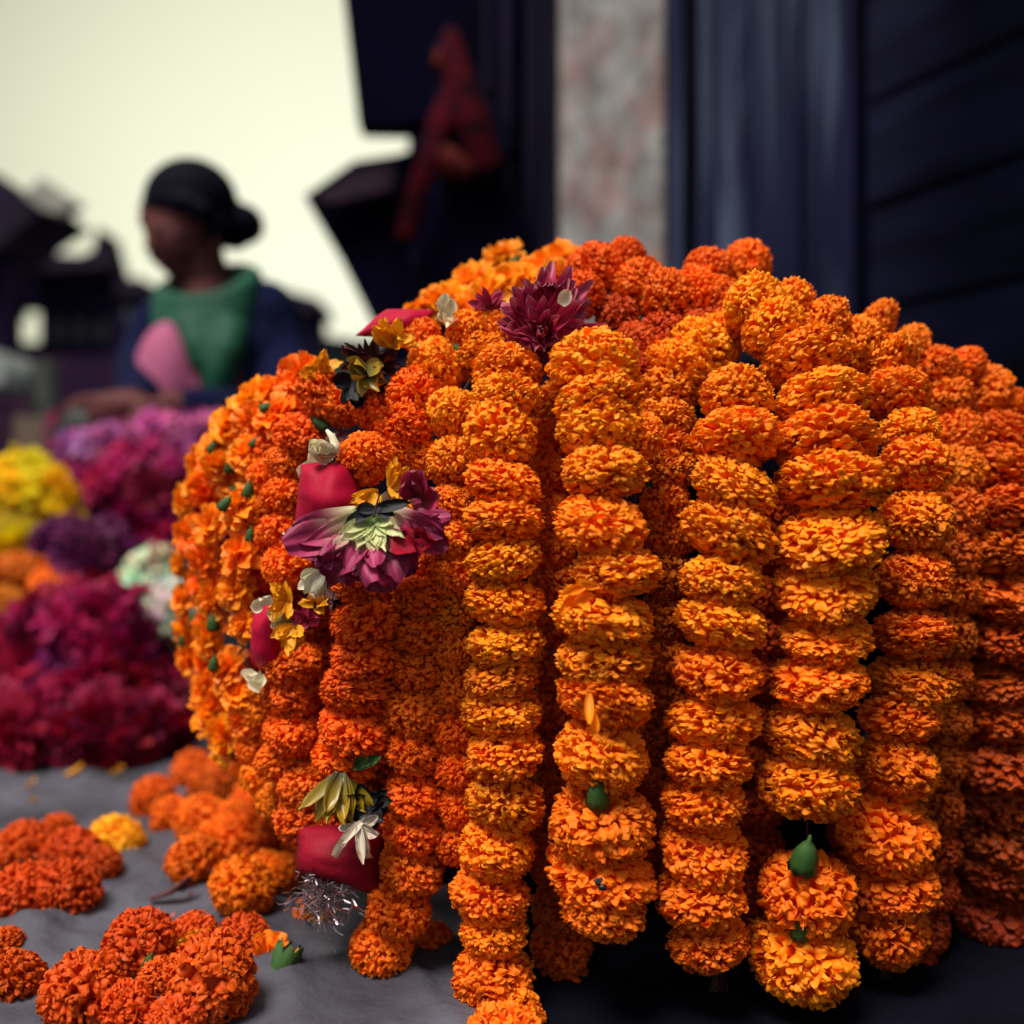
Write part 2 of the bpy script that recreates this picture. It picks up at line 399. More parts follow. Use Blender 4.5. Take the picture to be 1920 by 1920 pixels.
G('slim orange garland half hidden at the right flank, beside the dark gap',
  [(1640,615,115,62),(1700,655,105,64),(1745,695,112,82),(1772,750,110,84),(1790,815,112,92),(1795,885,112,92),(1792,960,112,92),(1790,1035,112,92),(1785,1110,112,90),(1775,1190,112,90),(1772,1270,112,92),(1765,1350,112,92),(1755,1430,112,90),(1750,1510,110,90),(1745,1590,110,90),(1738,1665,108,90),(1728,1740,106,90),(1715,1810,100,80)],
  OR_M, .03, color2=(.40,.025,.003))  # second colour paints the shade over the lower blooms
G('broad shaded orange garland at the right edge of the heap, beyond the dark gap',
  [(1800,690,100,64),(1845,732,112,72),(1885,772,120,76),(1885,825,150,84),(1882,892,172,88),(1886,960,176,88),(1886,1034,182,90),(1882,1115,190,94),(1882,1192,190,90),(1882,1266,190,90),(1880,1342,190,92),(1876,1412,190,92),(1880,1480,190,92),(1880,1548,190,90),(1875,1618,190,90),(1870,1692,190,94),(1880,1768,192,98),(1880,1835,170,80)],
  (.92,.135,.003), .01, color2=(.26,.012,.003))  # blooms darken downwards, shade of the right side put into their colour
G('deep orange garland along the back rim of the heap, from the lone rust bloom leftwards',
  [(1398,500,98,98),(1328,508,95,82),(1345,560,92,86),(1300,552,102,98),(1250,560,108,108),(1200,535,106,100),(1170,484,84,68),(1115,508,116,92),(1090,552,90,80)],
  OR_R, .02, cal=[(1163,505,30,30),(1353,517,22,-20)])
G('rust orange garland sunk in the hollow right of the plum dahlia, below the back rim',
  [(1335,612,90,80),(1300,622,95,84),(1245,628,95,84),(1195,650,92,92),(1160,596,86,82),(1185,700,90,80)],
  OR_SHADE, .035)
G('yellow orange garland with loose broad petals at the top of the heap',
  [(1050,482,74,64),(1010,500,82,82),(1045,515,70,60),(940,478,80,74),(945,528,80,66),(982,520,60,60),(880,528,84,62),(905,562,84,54),(850,556,66,50),(815,565,66,36),(870,580,60,50),(780,580,60,36)],
  YEL, .05, 'loose', cal=[(968,487,18,60,.035),(1032,500,18,40,.035)])
G('orange garland in the valley between the fly garland and its right neighbour, sinking into shade',
  [(1345,640,112,74),(1310,665,150,98),(1270,700,150,98),(1245,738,138,92),(1250,787,122,84),(1248,832,108,87),(1252,882,108,87),(1247,946,98,92),(1255,1006,98,92),(1250,1080,104,92),(1245,1155,104,88),(1242,1230,104,88),(1240,1305,104,88),(1235,1380,104,88),(1230,1455,104,88),(1225,1530,104,88),(1222,1600,104,88)],
  OR_Y, .035, color2=OR_SHADE, cal=[(1225,905,24,30,.02)])
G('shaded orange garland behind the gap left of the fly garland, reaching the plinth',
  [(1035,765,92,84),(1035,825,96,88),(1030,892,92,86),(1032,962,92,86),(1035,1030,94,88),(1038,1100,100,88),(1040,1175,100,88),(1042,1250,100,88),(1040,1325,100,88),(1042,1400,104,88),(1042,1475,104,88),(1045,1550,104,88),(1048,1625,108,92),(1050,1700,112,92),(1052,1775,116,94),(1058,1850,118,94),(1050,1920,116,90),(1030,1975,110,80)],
  OR_M, .05, color2=OR_SHADE)
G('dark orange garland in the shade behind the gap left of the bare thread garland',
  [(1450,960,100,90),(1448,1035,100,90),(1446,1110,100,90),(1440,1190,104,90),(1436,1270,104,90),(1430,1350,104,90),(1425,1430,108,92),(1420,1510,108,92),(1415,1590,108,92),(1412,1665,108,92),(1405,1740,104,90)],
  OR_SHADE, .09)
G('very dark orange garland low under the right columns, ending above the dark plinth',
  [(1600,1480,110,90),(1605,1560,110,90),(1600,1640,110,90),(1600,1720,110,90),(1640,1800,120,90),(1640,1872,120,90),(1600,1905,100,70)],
  OR_SHADE, .10)
G('small bloomed orange garland starting at the twin lobed bloom beside the plum dahlia',
  [(880,628,88,98),(945,630,78,100,.01),(819,690,128,100),(905,672,120,70,.015),(844,774,96,96),(846,867,100,94),(843,945,96,86),(846,1012,92,82),(850,1080,92,82),(852,1147,92,82),(856,1215,92,82),(852,1290,92,86),(852,1370,92,86),(856,1442,88,82),(860,1512,84,82),(858,1582,84,82)],
  OR_Y, .005, color2=OR_R, cal=[(858,655,24,-40,.03)])
G('red orange garland whose tail ends in a small hook on the grey cloth',
  [(820,985,90,78,.02),(805,1050,105,78,.01),(790,1118,116,82),(790,1187,116,82),(785,1257,112,82),(780,1332,116,88),(776,1410,116,84),(775,1487,120,84),(778,1555,122,88),(770,1627,128,92),(748,1702,128,102),(718,1778,122,108),(712,1850,120,98),(800,1840,88,90,.04),(806,1770,88,90,.05)],
  OR_R, .0, cal=[(690,1800,18,20,.03)])
G('red orange garland of flattened blooms right below the hanging dahlia, ending at the olive flower',
  [(680,1102,122,66),(690,1165,146,88),(690,1227,152,86),(676,1292,150,90),(668,1362,146,92),(646,1422,124,88)],
  OR_R, -.012, cal=[(696,1134,26,10,.02)])
G('red orange garland below the yellow chrysanthemums, curling down above the lowest red petal',
  [(550,1245,114,76),(545,1307,112,82),(550,1370,120,80),(535,1422,110,78),(575,1475,112,86),(575,1530,120,92),(600,1570,110,70)],
  OR_R, -.005)
G('slim orange garland squeezed between the loose petalled garlands and the red orange columns',
  [(490,1295,64,64),(482,1338,72,78),(478,1398,78,82),(490,1452,84,74),(520,1500,80,70)],
  OR_M, .01)
G('orange garland of round blooms climbing past the withered flower at the upper left',
  [(789,630,80,68),(758,800,112,86),(774,740,110,90),(702,766,90,76),(640,760,90,80,.005),(606,742,124,92),(562,823,112,84),(540,868,88,68),(533,938,92,88),(530,992,90,84),(538,1063,100,94)],
  OR_R, -.002, cal=[(598,793,30,-50,.02)])
G('ball shaped orange blooms strung above the faded dahlia',
  [(800,860,80,70,.02),(685,857,108,108,-.012),(745,840,90,80,.01)],
  OR_M, -.006, cal=[(740,880,20,60,.01)])
G('thin red orange garland between the upper red petal and the loose petalled garlands',
  [(545,760,80,70),(506,841,78,84),(500,902,78,82),(493,962,74,78),(497,1015,72,78),(505,1075,70,70,.02)],
  OR_R, .01)
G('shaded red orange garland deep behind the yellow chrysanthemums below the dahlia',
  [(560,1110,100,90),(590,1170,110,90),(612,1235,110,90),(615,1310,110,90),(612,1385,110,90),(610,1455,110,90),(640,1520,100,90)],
  OR_SHADE, .065, color2=OR_SHADE)
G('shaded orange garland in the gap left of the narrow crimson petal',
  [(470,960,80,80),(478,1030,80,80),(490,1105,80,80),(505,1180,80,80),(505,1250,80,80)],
  OR_M, .04, color2=OR_SHADE)
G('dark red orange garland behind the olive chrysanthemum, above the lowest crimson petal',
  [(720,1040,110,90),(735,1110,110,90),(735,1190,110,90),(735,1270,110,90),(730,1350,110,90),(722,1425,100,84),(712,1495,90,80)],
  (.45,.03,.003), .06)  # darkened colour stands in for shade behind the front strands
G('shaded loose petalled garland behind the outer strands of the left flank',
  [(480,770,80,70),(440,820,80,70),(405,870,80,70),(385,930,80,70),(375,1000,80,70),(380,1090,80,70),(390,1170,80,70),(385,1245,80,70),(420,1310,80,70),(440,1365,70,60)],
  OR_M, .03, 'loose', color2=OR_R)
G('loose petalled yellow orange garland along the outer left edge of the heap',
  [(505,728,72,56),(467,745,82,62),(430,790,86,70),(405,832,70,60),(368,872,66,72),(362,905,56,50),(345,945,70,62),(350,1005,66,62),(335,1060,56,58),(340,1125,62,62),(345,1185,66,62),(350,1235,66,56),(380,1295,76,70),(392,1337,82,46),(415,1388,86,72)],
  (1.0, .27, .006), .0, 'loose', cal=[(400,835,20,30,.03),(378,905,18,40,.03),(363,1160,24,-20,.03),(340,1200,16,0,.03),(440,1405,22,-10,.02),(402,1302,26,10,.03),(420,1348,24,10,.03)])
G('loose petalled orange garland with dark green calyxes, second from the left edge of the heap',
  [(555,706,84,50),(515,775,86,66),(470,795,76,70),(460,850,72,66),(412,880,66,62),(430,905,60,60,.02),(448,945,78,76),(390,985,70,66),(445,1035,84,78),(380,1055,74,64),(440,1105,84,68),(395,1130,78,64),(455,1170,66,62),(388,1202,78,68),(425,1252,84,74),(445,1300,66,64),(455,1355,64,64)],
  (1.0, .225, .006), -.012, 'loose', cal=[(500,762,20,70,.02),(480,827,20,40,.02),(432,872,24,10,.02),(467,915,26,10,.02),(440,922,24,-20,.02),(425,942,26,40,.02),(470,1000,22,5,.02),(398,1165,28,0,.02),(402,1242,24,5,.02)])

# ------------------------------------------------------------------ blooms lying on the cloth
def floor_d(p): return min(1.9, 595.0/(p[1]-960+p[3]*.58))
def on_cloth(label, pts, color, **k): return G(label, pts, color, 0, dfun=floor_d, group='short marigold strings on the grey cloth', tilt=.5, grow=1.14, **k)
on_cloth('short orange marigold string with a small green calyx at the left edge of the cloth',
  [(43,1594,92,88),(42,1678,104,100),(112,1556,62,46),(134,1606,102,90),(128,1672,108,104),(188,1624,72,66)], (.66,.064,.003), cal=[(62,1622,26,30,.035)])
o_ = on_cloth('single yellow orange marigold on the cloth beside the left marigold string', [(220,1574,96,64)], (.98, .33, .008), thread=False)
o_['category'] = 'marigold'
on_cloth('orange marigolds at the lower left corner, only half in the picture', [(12,1772,60,66),(30,1838,100,112),(-60,1850,110,110)], (.66,.064,.003))
on_cloth('nearest orange marigold string on the cloth, round its bright green calyx and yellow petals',
  [(262,1775,122,112),(158,1862,134,122),(240,1900,112,84),(300,1838,76,70),(397,1838,156,140),(365,1760,84,66),(455,1768,96,84),(330,1925,110,70)], (.66,.064,.003), cal=[(281,1802,30,20,.045)])
on_cloth('chain of orange marigolds curving over the cloth from the left foot of the heap',
  [(431,1450,86,66),(398,1482,92,74),(360,1450,76,64),(287,1496,78,72),(322,1536,84,64),(380,1542,96,84),(484,1512,96,84),(462,1580,104,110),(362,1616,92,100),(455,1668,98,110),(524,1582,56,66),(532,1640,64,84),(560,1590,70,70),(440,1545,80,80),(500,1640,80,80),(410,1575,80,80),(580,1708,54,44)], (.70,.074,.003), color2=OR_M, cal=[(388,1460,16,30,.03)])
t = thing('marigold_garland', 'loose petalled orange bloom with a long green calyx at the end of the nearest string', 'garland', P(510,1880,.65), 'short marigold strings on the grey cloth')
for (x, y, s, c) in ((505,1800,80,OR_M),(520,1850,70,OR_R)):
    put(t, 'loose', P(x, y, .68), V((.5, -.6, .6)), s*.68/F*.62, s*.68/F*.6, c)
k = link('calyx', CALYX, t, Matrix.Translation(P(495,1895,.66)) @ frame(V((-.35,-.3,-.9))) @ Matrix.Diagonal((.016,.016,.036,1)))

# ------------------------------------------------------------------ single petals and the flowers tied in between
def petal_mesh(L, W, mat, R, curl=.35, lean=.2, ruffle=.08, nr=9, ncol=9, ridge=.05, fan=.25, point=.5, teeth=0, roll=0):
    vs, fs, al = [], [], []
    ph = R.uniform(0, 6)
    for i in range(nr):
        v = i/(nr-1)
        hw = W*(fan*(1-v)**2 + math.sin(math.pi*min(1, v*.80+.06))**(.7))*(1 if v < .97 else 1-point*.55)
        for j in range(ncol):
            u = 2*j/(ncol-1)-1
            y = v*L*(1-.10*point*u*u*v) + (teeth*L*(1 if j % 2 else -1) if i == nr-1 else 0)
            z = curl*W*u*u*(.4+v) + lean*L*v*v + ridge*W*math.cos(u*9+ph)*.5 + ruffle*W*math.sin(v*7+u*3+ph)*v + roll*L*max(0, v-.6)**2
            vs.append((u*hw, y, z)); al.append(v)
    for i in range(nr-1):
        for j in range(ncol-1): a = i*ncol+j; fs.append([a, a+1, a+1+ncol, a+ncol])
    return mesh_from('petal', vs, fs, mat, al)
def aim(pos, d, face, s=1.0):           # local Y along d, local -Z side turned to face
    y = V(d).normalized(); z = V(face) - y*V(face).dot(y); z.normalize(); x = y.cross(z)
    return Matrix.Translation(pos) @ Matrix((x, y, z)).transposed().to_4x4() @ Matrix.Diagonal((s, s, s, 1))
def scr(a, fwd=0):                      # direction from an angle in the picture (0 = right, 90 = up), leaning towards the camera by fwd
    return V((math.cos(math.radians(a)), -fwd, math.sin(math.radians(a))))

mixed = thing('mixed_garland', 'mixed garland of crimson petals, white tuberose, yellow chrysanthemums and a faded hanging dahlia', 'garland', P(640,1500,.72))
R5 = random.Random(5)
# --- faded dahlia hanging upside down
d0 = depth(700,990)-.045
hd = holder('dahlia', mixed, P(700,968,d0)); hd['label'] = 'wilted purple dahlia hanging upside down, pale green at its base'
kk = d0/F
spec = [(192,150,34,.15),(202,165,38,.35),(214,150,36,.5),(226,140,30,.2),(240,135,30,.55),(250,130,24,.35),(262,140,32,.45),(275,138,34,.6),(288,140,34,.35),(300,130,32,.6),
        (312,128,30,.3),(325,135,30,.45),(338,140,30,.2),(350,140,28,.05),(2,135,26,-.1),(14,120,24,-.2),(30,100,24,-.3),(330,110,26,.8),(255,105,24,.8),(295,100,26,.9),(222,120,26,.7),
        (208,150,30,0),(236,140,28,0),(270,135,30,.05),(305,135,30,0),(345,130,28,.3)]
for a, L_, W_, fw in spec + [(a_+6, l_*.93, w_*.6, f_+.18) for a_, l_, w_, f_ in spec]:
    me = petal_mesh(L_*kk*R5.uniform(.9, 1.08), W_*kk*1.05, M_dahlia, R5, curl=R5.uniform(-.5, .6), lean=R5.uniform(-.25, .15), ridge=.16, ruffle=.2, nr=12, ncol=11, point=.25)
    link('petal', me, hd, aim(P(700+R5.uniform(-8, 8), 968+R5.uniform(-3, 8), d0+R5.uniform(-.006, .006)), scr(a, fw), V((R5.uniform(-.4, .4), -1, .3))))
for a in (218, 232, 246, 258, 270, 282, 296, 310, 330, 345, 205, 240, 275):
    me = petal_mesh(R5.uniform(50, 88)*kk, 12*kk, M_bract, R5, curl=.4, lean=.05, ridge=.05, nr=7, ncol=5, point=1)
    link('petal', me, hd, aim(P(700, 972, d0-.012), scr(a, .55), V((R5.uniform(-.3, .3), -1, .2))), label='pale green bract at the base of the dahlia')
for a, L_ in ((205, 62), (175, 34), (12, 70), (345, 40)):
    me = petal_mesh(L_*kk, 11*kk, M_dark, R5, curl=.5, lean=-.2, ridge=.2, nr=8, ncol=5, point=1)
    link('petal', me, hd, aim(P(702, 955, d0-.016), scr(a, .25), V((0, -1, .2))), label='dark shrivelled sepal')
MB().ball(P(702, 966, d0), (.012, .012, .008)).build('flower_base', M_green, hd, smooth=True)
for a, c, L_, W_, x, y in ((60, M_dahlia2, 60, 24, 770, 925), (20, M_dahlia2, 50, 22, 790, 940), (100, M_dahlia2, 45, 20, 775, 935), (315, M_crimson2, 60, 26, 745, 1000), (350, M_crimson2, 60, 24, 770, 1010)):
    me = petal_mesh(L_*kk, W_*kk, c, R5, curl=.9, lean=.3, ridge=.25, ruffle=.4, nr=9, ncol=9)
    link('petal', me, hd, aim(P(x, y, d0-.02), scr(a, .4), V((0, -1, 0))))
# --- plum dahlia at the top, facing the camera: its own garland end
d1 = depth(1020,640)-.012; k1 = d1/F
plum = thing('dahlia', 'dark plum dahlia with open pointed petals stuck in the top hollow of the heap', 'dahlia', P(1014,628,d1))
for ring, (cnt, L_, W_, fw, off) in enumerate(((24, 118, 14, .0, 0), (22, 108, 14, .25, 7), (16, 88, 13, .55, 5), (12, 62, 11, 1.1, 0), (8, 34, 9, 2, 0))):
    for j in range(cnt):
        a = off + 360*j/cnt + R5.uniform(-12, 12)
        me = petal_mesh(L_*k1*R5.uniform(.75, 1.15)*(.88 + .28*math.cos(math.radians(a-70))), W_*k1, M_dahlia2, R5, curl=R5.uniform(.2, 1.3), lean=R5.uniform(-.5, .4), ridge=.22, ruffle=.3, nr=10, ncol=7, point=.45)
        link('petal', me, plum, aim(P(1014, 630, d1-.004*ring), scr(a, fw) + V((.12, 0, .12)), V((0, -1, .1))))
for j in range(9):                       # upright bundle of paler petals at its upper end
    a = 62+R5.uniform(0, 60)
    me = petal_mesh(62*k1, 13*k1, M_dahlia2, R5, curl=.8, lean=.2, ridge=.15, nr=8, ncol=7, point=1)
    link('petal', me, plum, aim(P(1018+R5.uniform(-14, 18), 590, d1-.01), scr(a, .3), V((0, -1, .1))))
me = petal_mesh(30*k1, 12*k1, M_white, R5, curl=.4); link('petal', me, plum, aim(P(1052, 572, d1-.03), scr(60, .2), V((0, -1, 0))), label='single cream petal')

def patch(name, corners, d, mat, parent, bulge=.012, n=16, noise_=.0012, thick=.0012, seed=1, **props):
    """a smooth folded petal: four corners in pixels, bulging towards the camera"""
    vs, fs = [], []
    c = [P(x, y, d+(q if len(cc) == 3 else 0)) for cc in corners for x, y, q in [cc if len(cc) == 3 else (*cc, 0)]]
    for i in range(n+1):
        for j in range(n+1):
            u, v = j/n, i/n
            p = (c[0]*(1-u)+c[1]*u)*(1-v) + (c[3]*(1-u)+c[2]*u)*v
            b = (1-abs(2*u-1)**2.4)*(1-abs(2*v-1)**2.4)
            cen = (c[0]+c[1]+c[2]+c[3])/4
            ed = max(abs(2*u-1), abs(2*v-1)); rr = math.hypot(2*u-1, 2*v-1)
            p = cen + (p-cen)*(1 - -.01*max(0, rr-1.0) + .012*noise.noise(V((math.atan2(v-.5, u-.5)*1.7, seed, 0))))
            p = p + V((0, -bulge*b, 0)) + V((0, noise_*4*noise.noise(V((u*2.5+seed, v*2.5, seed))), 0)) + V((1, 0, 1))*noise_*noise.noise(V((u*4, v*4, seed+9)))
            p += V((0, .003*max(0, ed-.82)/.18 - .0007*math.sin((u*1.3+v)*5+seed)*b, 0))
            vs.append(p)
    for i in range(n):
        for j in range(n): a = i*(n+1)+j; fs.append([a, a+n+1, a+n+2, a+1])
    o = link(name, mesh_from(name, vs, fs, mat), parent, Matrix.Identity(4), **props)
    m = o.modifiers.new('thick', 'SOLIDIFY'); m.thickness = thick; m.offset = 1
    return o
dl = depth(735,605)
patch('crimson_petal', [(668,628,.01),(725,580,.012),(812,582,0),(790,625,-.01)], dl-.02, M_crimson, mixed, .015, seed=3, label='topmost glossy crimson petal against the sky')
patch('crimson_petal', [(566,872),(655,868),(688,985,-.005),(552,995)], depth(615,930)-.035, M_crimson, mixed, .015, seed=7, label='broad crimson petal beside the ball shaped blooms')
patch('crimson_petal', [(478,1130,.004),(520,1122,-.01),(522,1262,-.004),(470,1246,.006)], depth(495,1190)-.025, M_crimson, mixed, .016, seed=11, label='narrow upright crimson petal near the left edge')
patch('crimson_petal', [(560,1555,.004),(722,1552),(706,1678,-.004),(556,1636)], depth(640,1500)-.012, M_crimson2, mixed, .016, seed=15, label='lowest dark crimson petal above the tinsel')

def fan(name, cx, cy, d, mat, parts, parent, facing=V((0, -1, .2)), seed=1, W=14, teeth=.06, curl=.3, lean=.1, sub='petal', ridge=.15, ruffle=.2, point=.6, label=None):
    R = random.Random(seed); h = holder(name, parent, P(cx, cy, d)); k = d/F
    if label: h['label'] = label
    for a, L_, fw in parts:
        me = petal_mesh(L_*k, W*k*R.uniform(.8, 1.2), mat, R, curl=R.uniform(.2, 1)*curl*2, lean=R.uniform(-1, 1)*lean*2, ridge=ridge, ruffle=ruffle, nr=8, ncol=7, point=point, teeth=teeth)
        link(sub, me, h, aim(P(cx+R.uniform(-5, 5), cy+R.uniform(-4, 4), d+R.uniform(-.003, .003)), scr(a, fw), facing + V((R.uniform(-.5, .5), 0, R.uniform(-.5, .5)))))
    return h
def star(n, L, R, a0=0, a1=360, f0=.1, f1=1.2): return [(R.uniform(a0, a1), L*R.uniform(.7, 1.1), R.uniform(f0, f1)) for _ in range(n)]
def dd(x, y, o=.03): return depth(x, y)-o
# white tuberose buds
fan('tuberose', 838, 590, dd(838,590,.02), M_white, [(95,42,.3),(130,30,.5),(60,30,.4),(20,26,.6),(260,34,.7),(300,26,.4),(200,24,.3)], mixed, seed=2, W=13, teeth=0, curl=.8)
h = fan('tuberose', 612, 862, dd(612,862,.03), M_white, [(205,52,.1),(215,60,.2),(190,40,.5),(240,30,.4),(80,50,.2),(95,38,.3)], mixed, seed=3, W=12, teeth=0, curl=.9)
for a_, x_, y_, l_ in ((150,618,858,40),(120,620,862,38),(185,622,848,44),(205,620,840,40),(170,618,864,42)): link('petal', petal_mesh(l_*.00037, 15*.00037, M_white, R5, curl=.9, lean=.35, ridge=.1, point=.2), h, aim(P(x_, y_, dd(603,848,.045)), scr(a_, .5), V((0, -1, .4))))
MB().tube([P(x, y, dd(612,862,.045)) for x, y in ((628,850),(630,835),(622,818),(612,806))], [.0035,.003,.0022,.001], 8).build('bud', M_white, h, smooth=True)
fan('tuberose', 603, 1078, d0-.0, M_white, [(215,48,.3),(190,36,.2),(250,44,.4),(275,40,.3),(230,52,.5)], mixed, seed=4, W=13, teeth=0, curl=.7)
fan('tuberose', 486, 1262, dd(486,1262,.03), M_white, [(270,34,.3),(240,26,.6),(300,26,.5)], mixed, seed=5, W=15, teeth=0, curl=.9)
fan('tuberose', 497, 1135, dd(497,1135,.04), M_white, [(180,22,.3),(120,20,.4),(60,24,.4)], mixed, seed=6, W=11, teeth=0, curl=.7)
fan('tuberose', 675, 1545, dd(660,1540,.055), material('bruised_white_petal', (.60, .52, .44), rough=.6, spec=.2, trans=.1, alt=(.20, .09, .09), ascale=70, alo=.55, ahi=.68), [(236,76,.2),(226,56,.4),(282,70,.5),(296,62,.3),(335,40,.2),(30,40,.1),(180,36,.2)], mixed, seed=8, W=9, teeth=0, curl=1.1, ridge=.4, ruffle=.4)
# yellow chrysanthemums
Ry = random.Random(77)
fan('chrysanthemum', 735, 645, dd(735,645,.035), M_yellow, star(15, 52, Ry, -20, 190), mixed, seed=21, W=11)
fan('chrysanthemum', 605, 697, dd(605,697,.03), M_yellow, star(11, 40, Ry, 0, 200), mixed, seed=22, W=10)
fan('chrysanthemum', 735, 912, dd(735,912,.04), M_yellow, star(14, 58, Ry, -60, 120), mixed, seed=23, W=10)
fan('chrysanthemum', 705, 925, dd(705,925,.045), M_yellow, star(10, 50, Ry, 170, 260), mixed, seed=24, W=10)
fan('chrysanthemum', 538, 1130, dd(538,1130,.04), M_yellow, star(15, 42, Ry, 90, 330), mixed, seed=25, W=9)
fan('chrysanthemum', 552, 1180, dd(552,1180,.045), M_yellow, star(12, 46, Ry, 170, 330), mixed, seed=26, W=11)
fan('chrysanthemum', 592, 1132, dd(592,1132,.035), M_yellow, star(9, 34, Ry, -40, 200), mixed, seed=27, W=9)
fan('chrysanthemum', 638, 1452, dd(638,1452,.04), M_olive, [(a, 92*Ry.uniform(.85, 1.05), fw) for a, fw in ((222,.2),(238,.5),(250,.7),(262,.6),(272,.8),(282,.6),(294,.5),(306,.3),(318,.2),(258,.3),(245,.2),(285,.2))], mixed, seed=28, W=13, teeth=0, lean=.25, point=1, label='drooping olive yellow chrysanthemum')
fan('chrysanthemum', 545, 1160, dd(545,1160,.034), M_bract, [(200,40,.3),(160,44,.4),(120,30,.5)], mixed, seed=29, W=15, teeth=0, label='pale green flower base between yellow petals')
# withered flowers
fan('withered_flower', 695, 690, dd(695,690,.02), M_dried, star(40, 62, Ry, 0, 360, .2, 1.4), mixed, seed=31, W=9, teeth=0, curl=.9, lean=.3, label='withered brown purple flower by the top crimson petal')
fan('withered_flower', 690, 700, dd(690,700,.045), M_olive, [(140,50,.6),(110,40,.6),(230,40,.6),(260,50,.5),(300,50,.5),(330,40,.5),(20,40,.6)], mixed, seed=32, W=16, teeth=0, curl=.6)
fan('withered_flower', 665, 718, dd(665,718,.03), M_dark, star(10, 46, Ry, 180, 330, .1, .7), mixed, seed=33, W=13, teeth=0)
fan('withered_flower', 640, 820, dd(640,820,.025), M_dried, star(12, 30, Ry, 0, 360, .1, .8), mixed, seed=34, W=8, teeth=0)
fan('withered_flower', 690, 1508, dd(690,1508,.03), M_dark, star(20, 48, Ry, 0, 360, .1, .8), mixed, seed=35, W=13, teeth=0)
fan('withered_flower', 575, 1165, dd(575,1165,.03), M_dahlia2, star(9, 38, Ry, -30, 200, .1, .8), mixed, seed=36, W=11, teeth=0)
fan('withered_flower', 615, 1105, dd(615,1105,.025), M_dried, star(14, 42, Ry, 200, 360, .1, .8), mixed, seed=37, W=9, teeth=0)
fan('withered_flower', 915, 575, dd(915,575,.02), M_dahlia2, star(7, 40, Ry, 0, 180, .1, .8), mixed, seed=38, W=8, teeth=0)
fan('leaf', 668, 1440, dd(668,1440,.03), M_green, [(70,30,.4),(20,60,.1),(35,36,.2)], mixed, seed=39, W=9, teeth=0, sub='leaflet')
# needles of the broom straw stuck by the dahlia, strings of tinsel
MB().tube([P(530,1000,d0-.01), P(568,1016,d0-.012)], .0007, 5).tube([P(542,1036,d0-.01), P(562,1028,d0-.01)], .0007, 5).build('straw', M_white, mixed)
MB().tube([P(x, y, d0-.02) for x, y in ((702,970),(705,950),(712,925))], .0006, 5).build('thread', M_thread, mixed)
Rt = random.Random(9); mb = MB(); dt = dd(610,1600,.03)
for i in range(150):
    x, y = 560+Rt.gauss(45, 26), 1640+Rt.gauss(30, 20)+0; a = Rt.uniform(0, 6.28); pts = [P(x, y, dt+Rt.uniform(-.01, .01))]
    for s_ in range(4):
        a += Rt.uniform(-.9, .9); x += math.cos(a)*12; y += math.sin(a)*10+5; pts.append(P(x, y, dt+Rt.uniform(-.008, .008)))
    mb.tube(pts, Rt.uniform(.0002, .0005), 4, False)
mb.build('tinsel', M_tinsel, mixed, label='crumpled silver tinsel under the lowest crimson petal', kind='stuff')
# fly on the wide garland
df = depth(1125,1660)-.058
fly = thing('fly', 'small black fly with clear wings on a lower bloom of the widest garland', 'fly', P(1126,1660,df))
MB().ball(P(1130,1664,df), (.0026, .0018, .0020)).ball(P(1121,1655,df), (.0018, .0016, .0017)).ball(P(1116,1651,df-.0004), .0011).build('body', M_fly, fly, smooth=True)
for a in (70, 110, 200, 240, 300, 330):
    MB().tube([P(1123,1659,df), P(1123+10*math.cos(math.radians(a)), 1657-9*math.sin(math.radians(a)), df-.001), P(1123+13*math.cos(math.radians(a)), 1665-9*math.sin(math.radians(a)), df+.002)], .00018, 4).build('leg', M_fly, fly)
M_wing = material('fly_wing', (.25, .27, .3), rough=.2, trans=.5)
for a in (120, 75):
    me = petal_mesh(.0052, .0012, M_wing, R5, curl=.1, ridge=0, ruffle=.05, nr=5, ncol=5); link('wing', me, fly, aim(P(1124,1656,df-.0015), scr(a, .3), V((0, -1, .2))))
# thread tassels and the bare thread
for (x, y, dd_) in ((1345,1800,.02), (1660,1790,.03)):
    mb = MB(); d = depth(x, y)+dd_-.02
    for i in range(16):
        xx = x+Rt.uniform(-6, 6); pts = [P(xx, y, d)]; yy = y; ax = Rt.uniform(-4, 4)
        for s_ in range(4): yy += 15; xx += ax + Rt.uniform(-3, 3); pts.append(P(xx, yy, d))
        mb.tube(pts, .00022, 4, False)
    o = mb.build('thread_tassel', M_thread); o['label'] = 'frayed dark thread ends below the garland left of the bare thread one' if x < 1500 else 'frayed dark thread ends hanging under the right columns'; o['category'] = 'thread'

dB = depth(1080,1110)-.055
for x, y, a, L_ in ((1100,1098,205,62),(1090,1108,225,60),(1120,1100,180,50),(1075,1120,235,48),(1110,1115,215,50),(1105,1300,265,60),(1110,1330,275,46)):
    link('petal', petal_mesh(L_*dB/F, 9*dB/F, M_loose, R5, curl=1.3, lean=.5, ridge=.3, ruffle=.4, fan=.1, point=.3, teeth=.04), B_, aim(P(x, y, dB), scr(a, .3), V((0, -1, .3))), (1.0, .30, .01), label='torn petal hanging out of the garland')
